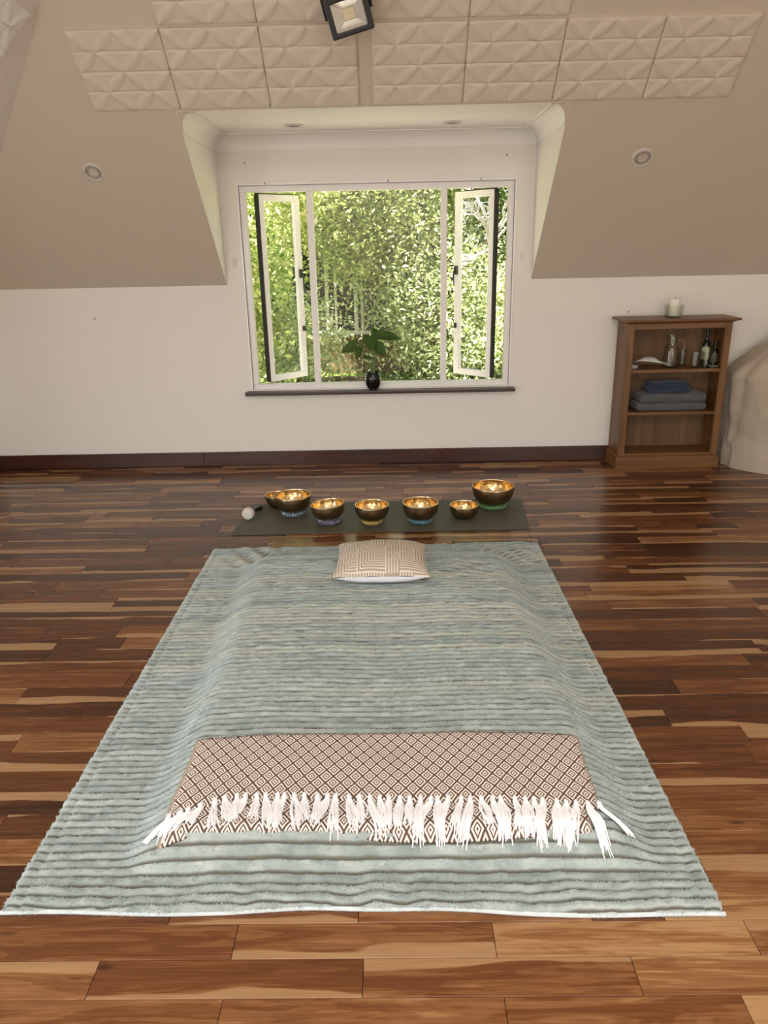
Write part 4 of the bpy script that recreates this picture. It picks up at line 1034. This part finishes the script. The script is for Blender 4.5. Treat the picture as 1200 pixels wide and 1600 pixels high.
B1 = brocade('teal_brocade', (.012, .045, .075), (.36, .44, .50)); B2 = brocade('navy_brocade', (.008, .009, .06), (.33, .34, .42)); B3 = brocade('yellow_brocade', (.30, .20, .02), (.50, .42, .15)); B4 = brocade('blue_green_brocade', (.015, .09, .13), (.16, .32, .38)); B5 = brocade('green_brocade', (.02, .11, .025), (.16, .32, .12))
def seat(h): return MZ+h*.80
ring_cushion(-.598, 4.235, .076, B1, 'teal and white ring cushion under the second bowl from the left'); bowl(-.598, 4.235, seat(.030), .217, .098, 'large bronze singing bowl on the teal and white ring cushion')
ring_cushion(-.373, 4.085, .072, B2, 'navy and white ring cushion under the tilted bowl'); bowl(-.373, 4.085, seat(.030)+.002, .196, .088, 'tilted bronze singing bowl on the navy ring cushion', (-.02, -.09))
ring_cushion(-.125, 4.06, .062, B3, 'yellow ring cushion under the bowl right of the tilted one'); bowl(-.125, 4.06, seat(.030), .195, .088, 'bronze singing bowl on the yellow ring cushion')
ring_cushion(.152, 4.065, .068, B4, 'dark blue-green ring cushion between the yellow one and the green one'); bowl(.152, 4.065, seat(.030), .206, .096, 'bronze singing bowl on the dark blue-green ring cushion')
bowl(.407, 4.13, MZ, .168, .078, 'small bronze singing bowl standing directly on mat beside the green-cushioned bowl')
ring_cushion(.596, 4.31, .088, B5, 'green ring cushion under the largest bowl'); bowl(.596, 4.31, seat(.030)+.002, .250, .108, 'largest bronze singing bowl on the green ring cushion')
bowl(-.712, 4.385, MZ, .150, .076, 'small bronze bowl half hidden behind the teal-cushioned bowl')
# mallet
t = thing('mallet', (-.852, 4.155, MZ), 'round cream felt mallet with dark handle lying on the left end of mat', 'mallet'); WORLD_INV[t.name] = Matrix()
hd = Vector((.045, .17, .0)).normalized()
hp = [Vector((0, 0, .036))-hd*.024, Vector((0, 0, .036))-hd*.0235, Vector((0, 0, .036))-hd*.018, Vector((0, 0, .036)), Vector((0, 0, .036))+hd*.018, Vector((0, 0, .036))+hd*.026]
MB().tube([tuple(p) for p in hp], [.004, .024, .033, .036, .032, .014], 28).build('head', M_FELT, t, smooth=180)
MB().tube([tuple(hd*a+Vector((0, 0, zz))) for a, zz in ((.02, .036), (.06, .031), (.12, .023), (.17, .016), (.178, .0155))], [.008, .010, .013, .0145, .009], 14).build('handle', M_HANDLE, t, smooth=60)

# ------------------------------------------------------------------ pot plant on the sill
px, py, pz = -.132, 5.302, .546
t = thing('potted_plant', (px, py, pz), 'green broad-leaved plant in a glossy black pot on the window sill', 'plant'); WORLD_INV[t.name] = Matrix()
pt = MB().lathe([(0, .010), (.030, .010), (.040, .018), (.053, .050), (.056, .080), (.052, .108), (.045, .122), (.044, .126), (.040, .126), (.041, .118), (.0, .116)], 36).build('pot', M_POT, t, smooth=50)
for a in (-PI/2+.7, -PI/2-.7, PI/2): MB().tube([(.028*math.cos(a), .028*math.sin(a), .014), (.031*math.cos(a), .031*math.sin(a), .0)], [.007, .0045], 8).build('foot', M_POT, pt, smooth=60)
MB().lathe([(.0405, .117), (.02, .121), (0, .122)], 20).build('soil', M_SOIL, pt, smooth=60)
def leaf(base, tip, width, normal, droop, tone=0):
    Bv, Tv = Vector(base), Vector(tip); ax = Tv-Bv; L = ax.length; ax.normalize(); nm = Vector(normal); nm = (nm-ax*nm.dot(ax)).normalized(); sd = ax.cross(nm)
    nu, nv = 15, 9; P = []
    for i in range(nu):
        u = i/(nu-1); sh = (math.sin(PI*u**.62)**.8)*(1-.25*u) if 0 < u < 1 else 0.0
        for j in range(nv):
            v = (j/(nv-1))*2-1
            back = -.16*L*abs(v)**1.5*(1-u)**3 if u < .4 else 0
            p = Bv+ax*(u*L+back)+sd*v*width*.5*max(sh, .25*(1-u)**2 if u < .3 else 0)+nm*(.18*width*abs(v)**1.6*sh-droop*u*u*L)
            P.append(tuple(p))
    o = MB().grid(P, nu, nv).build('leaf', M_HOUSEPLANT, t, smooth=180)
    md = o.modifiers.new('thick', 'SOLIDIFY'); md.thickness = .0012
    return o
def stem(a, c, e): MB().tube([a, c, e], [.0038, .0030, .0022], 7).build('stem', M_STEM, t, smooth=60)
J = [((-.105, -.005, .310), (-.235, .0, .262), .115, (.15, -.75, .65), .08), ((-.080, -.02, .30), (-.112, -.06, .205), .075, (-.3, -.8, .35), .05),
     ((-.02, -.015, .370), (-.005, -.085, .262), .125, (.1, -.72, .70), .06), ((.015, .0, .368), (.185, .02, .398), .095, (-.1, -.75, .65), .08),
     ((.02, -.01, .315), (.112, -.04, .215), .115, (.45, -.8, .40), .06), ((-.06, -.02, .228), (.03, -.05, .224), .050, (0, -.4, .9), .05), ((.0, .03, .400), (.10, .05, .330), .09, (.3, -.6, .75), .05), ((.07, .02, .365), (.235, .03, .350), .075, (0, -.8, .5), .08)]
for k, (bs, tp, wd, nm, dr) in enumerate(J):
    leaf(bs, tuple(p*.85+q*.15 for p, q in zip(tp, bs)), wd*.84, nm, dr)
    stem((.012*math.cos(k*2), .012*math.sin(k*2), .115), ((bs[0])*.35, bs[1]*.5, .115+(bs[2]-.115)*.6), bs)

# ------------------------------------------------------------------ garden outside
GZ = -.42
ground = struct(MB().add([(-30, D+.3, GZ), (30, D+.3, GZ), (30, 45, GZ), (-30, 45, GZ)], [(0, 1, 2, 3)]).build('ground', M_LAWN))
struct(MB().box(-9, 9, D+.16, 8.3, GZ-.1, GZ+.02).build('added_bounce_slab', simple('pale_bounce_slab', (.30, .25, .215), .9, var=.12, vscale=4)))  # unseen slab, added to bounce pale light up to the dormer ceiling
def leaves_mesh(name, C, size, mat_, parent, seed, flat=.35):
    r = np.random.default_rng(seed); n = len(C)
    nrm = r.normal(size=(n, 3)); nrm[:, 2] = np.abs(nrm[:, 2])+flat; nrm /= np.linalg.norm(nrm, axis=1)[:, None]
    ax = r.normal(size=(n, 3)); ax[:, 2] -= .5; ax -= nrm*(ax*nrm).sum(1)[:, None]; ax /= np.linalg.norm(ax, axis=1)[:, None]
    sd = np.cross(nrm, ax); L = size*r.uniform(.65, 1.3, n)[:, None]
    V = np.stack([C-ax*L*.5, C+sd*L*.24+nrm*L*.06, C+ax*L*.5, C-sd*L*.24+nrm*L*.06], 1).reshape(-1, 3)
    F = np.arange(n*4).reshape(n, 4)
    return tag(np_mesh(name, V, F, mat_, parent, smooth=False), kind='stuff')
def tree(name, x, y, h, rx, ry, n, size, mat_, label, seed, z_lo=.1, clumps=60, cat='tree', tx=0.0):
    r = np.random.default_rng(seed); t = thing(name, (x, y, GZ), label, cat, 'trees and shrubs outside the window')
    b = MB(); tk = .4 if tx else 1; b.tube([(x+tx, y, GZ), (x+.05+tx, y, GZ+h*.3), (x-.03+tx*.5, y+.05, GZ+h*.65), (x, y, GZ+h*.9)], [.10*tk, .08*tk, .05*tk, .02], 9)
    b.build('trunk', M_BARK, t, smooth=60)
    for k in range(7):
        a = r.uniform(0, 2*PI); z = GZ+h*r.uniform(max(.2, z_lo+.1), .75); e = (x+math.cos(a)*rx*.8, y+math.sin(a)*ry*.8, z+h*.22)
        MB().tube([(x, y, z), ((x+e[0])/2, (y+e[1])/2, z+h*.14), e], [.035, .022, .008], 6).build('branch', M_BARK, t, smooth=60)
    cz = GZ+h*(z_lo+1)/2; rz = h*(1-z_lo)/2
    dirs = r.normal(size=(clumps, 3)); dirs /= np.linalg.norm(dirs, axis=1)[:, None]; rad = r.uniform(.45, 1.0, clumps)[:, None]**.6
    CC = np.array([x, y, cz])+dirs*rad*np.array([rx, ry, rz])
    CC[:, 2] = np.maximum(CC[:, 2], GZ+.1)
    idx = r.integers(0, clumps, n); s = r.uniform(.16, .42, clumps)[idx][:, None]
    C = CC[idx]+r.normal(size=(n, 3))*s*np.array([1, 1, .7])
    C[:, 2] = np.maximum(C[:, 2], GZ+.03)
    leaves_mesh('leaves', C, size, mat_, t, seed+500)
TREES = [
 ('garden_tree', -2.35, 9.6, 4.6, 1.5, 1.2, 24000, .10, M_LEAF_A, 'yellow-green tree seen through the left casement', 1, .05, 60),
 ('garden_tree', .55, 13.2, 5.8, 2.3, 1.6, 50000, .085, M_LEAF_A, 'tall bright yellow-green tree behind the middle pane', 2, .08, 100),
 ('garden_tree', 2.75, 12.6, 4.8, 1.7, 1.4, 20000, .105, M_LEAF_C, 'dark green tree seen through the right casement', 3, .02, 70),
 ('garden_tree', -1.6, 15.0, 6.2, 2.2, 1.6, 24000, .11, M_LEAF_B, 'taller green tree behind the shed', 4, .1, 80),
 ('garden_tree', -.40, 11.25, 4.8, 1.5, .6, 52000, .068, M_LEAF_A, 'yellow-green tree hanging over the shed window', 11, .33, 110),
 ('garden_shrub', .95, 11.2, 2.2, 1.0, .8, 14000, .075, M_LEAF_D, 'pale leafy shrub to the right of the potted plant', 5, .0, 40),
 ('garden_shrub', 1.95, 10.6, 1.7, .8, .7, 10000, .075, M_LEAF_D, 'pale low shrub at foot of the right casement', 6, .0, 36),
 ('garden_shrub', -1.28, 10.6, 1.15, .55, .45, 6000, .07, M_LEAF_D, 'small pale shrub at the lower left corner of the middle pane', 7, .0, 26),
 ('garden_tree', 4.9, 14.5, 6.4, 2.4, 1.8, 20000, .12, M_LEAF_C, 'dark green tree outside to the right of the window opening', 8, .02, 70),
 ('garden_tree', -5.2, 13.5, 6.2, 2.4, 1.8, 18000, .12, M_LEAF_C, 'dark green tree outside to the left of the window opening', 9, .02, 70),
 ('garden_tree', 2.6, 16.8, 7.0, 2.6, 1.8, 22000, .12, M_LEAF_C, 'tall dark tree at the very back right of garden', 10, .05, 70)]
for nm, x, y, h, rx, ry, n, sz, m, lab, sd, zl, cl in TREES: tree(nm, x, y, h, rx, ry, n, sz, m, lab, sd, zl, cl, 'shrub' if 'shrub' in nm else 'tree', 1.2 if 'shed window' in lab else 0)
# hedge closing the garden
r = np.random.default_rng(77); n = 60000
C = np.stack([r.uniform(-13, 13, n), 20+r.normal(0, .7, n), GZ+r.uniform(0, 1, n)**.8*8.5], 1)
hd_ = thing('tall_hedge', (0, 20, GZ), 'tall dark hedge closing off the garden behind the trees', 'hedge')
leaves_mesh('leaves', C, .24, M_LEAF_C, hd_, 900)
MB().box(-13, 13, 20.6, 20.9, GZ, GZ+8.3).build('inner_mass', simple('hedge_shade', (.02, .035, .01), .95), hd_)
# dead grey branches top right
db = thing('dead_branches', (1.25, 9.95, GZ), 'bare grey branches in the upper part of right casement', 'branches')
b = MB(); r = np.random.default_rng(5)
def twig(p, d, L, rad, depth):
    d = d.normalized(); mid = p+d*L*.5+Vector(r.normal(0, .05*L, 3)); e = p+d*L
    b.tube([p, mid, e], [rad, rad*.8, rad*.55], 5)
    if depth:
        for k in range(3): twig(p+(e-p)*r.uniform(.4, 1), d+Vector(r.normal(0, .6, 3)), L*r.uniform(.45, .7), rad*.6, depth-1)
MB().tube([(1.25, 9.95, GZ), (1.27, 9.95, .6), (1.25, 9.95, 1.5)], [.022, .018, .014], 7).build('stem', M_BARK, db, smooth=60)
for k in range(6): twig(Vector((1.25, 9.95, 1.45)), Vector(r.normal(0, .5, 3))+Vector((.1, -.1, .9)), .52, .020, 3)
b.build('bare_twigs', M_DEAD, db, smooth=60)
# shed with white window behind the shrubs
shed = thing('garden_shed', (-.6, 12.0, GZ), 'brown timber garden shed with white window partly hidden by leaves', 'shed')
for k in range(15):
    x0 = -1.5+k*.13; MB().box(x0+.004, x0+.126, 12.0+.006*(k % 2), 12.04, GZ, .22).build('board', M_FENCE, shed)
MB().box(-1.5, .45, 11.95, 12.05, .22, .265).build('sill', M_WHITE, shed)
for x0, wd in ((-1.0, .05), (-.86, .035), (-.56, .055), (-.46, .04), (.1, .05)): MB().box(x0, x0+wd, 11.98, 12.03, .265, 1.5).build('window_post', M_WHITE, shed)
MB().box(-1.5, .45, 12.06, 12.07, .265, 1.5).build('pane', simple('dark_shed_glass', (.015, .022, .02), .06), shed)
MB().box(-1.6, .55, 11.9, 12.9, 1.50, 1.58).build('roof', M_BARK, shed)
# fallen branches and cut wood on the lawn
for k, (x, y, a, L) in enumerate([(-.75, 11.2, .15, 1.0), (-.45, 11.0, .3, .7), (1.0, 10.35, -.25, .5), (1.08, 10.4, .4, .42), (1.16, 10.3, .1, .45)]):
    d = Vector((math.cos(a), math.sin(a), 0)); p = Vector((x, y, GZ+.05))
    o = MB().tube([p-d*L/2, p+Vector((0, .02, .03)), p+d*L/2], [.05, .045, .03], 8).build('fallen_branch', M_DEAD if k > 1 else M_FENCE, smooth=60)
    tag(o, ['long brown fallen branch on the lawn left of the pot', 'shorter brown fallen branch on lawn just left of the pot', 'cut grey branch on lawn at left of the small wood heap', 'cut grey branch lying across the small wood heap', 'cut grey branch on lawn at right of small wood heap'][k], 'branch', 'fallen branches on the lawn')
# grass blades
r = np.random.default_rng(12); n = 14000
C = np.stack([r.uniform(-3.5, 3.5, n), r.uniform(8.5, 13, n), np.full(n, GZ+.03)], 1)
leaves_mesh('grass', C, .09, M_LEAF_B, None, 901, flat=.0)
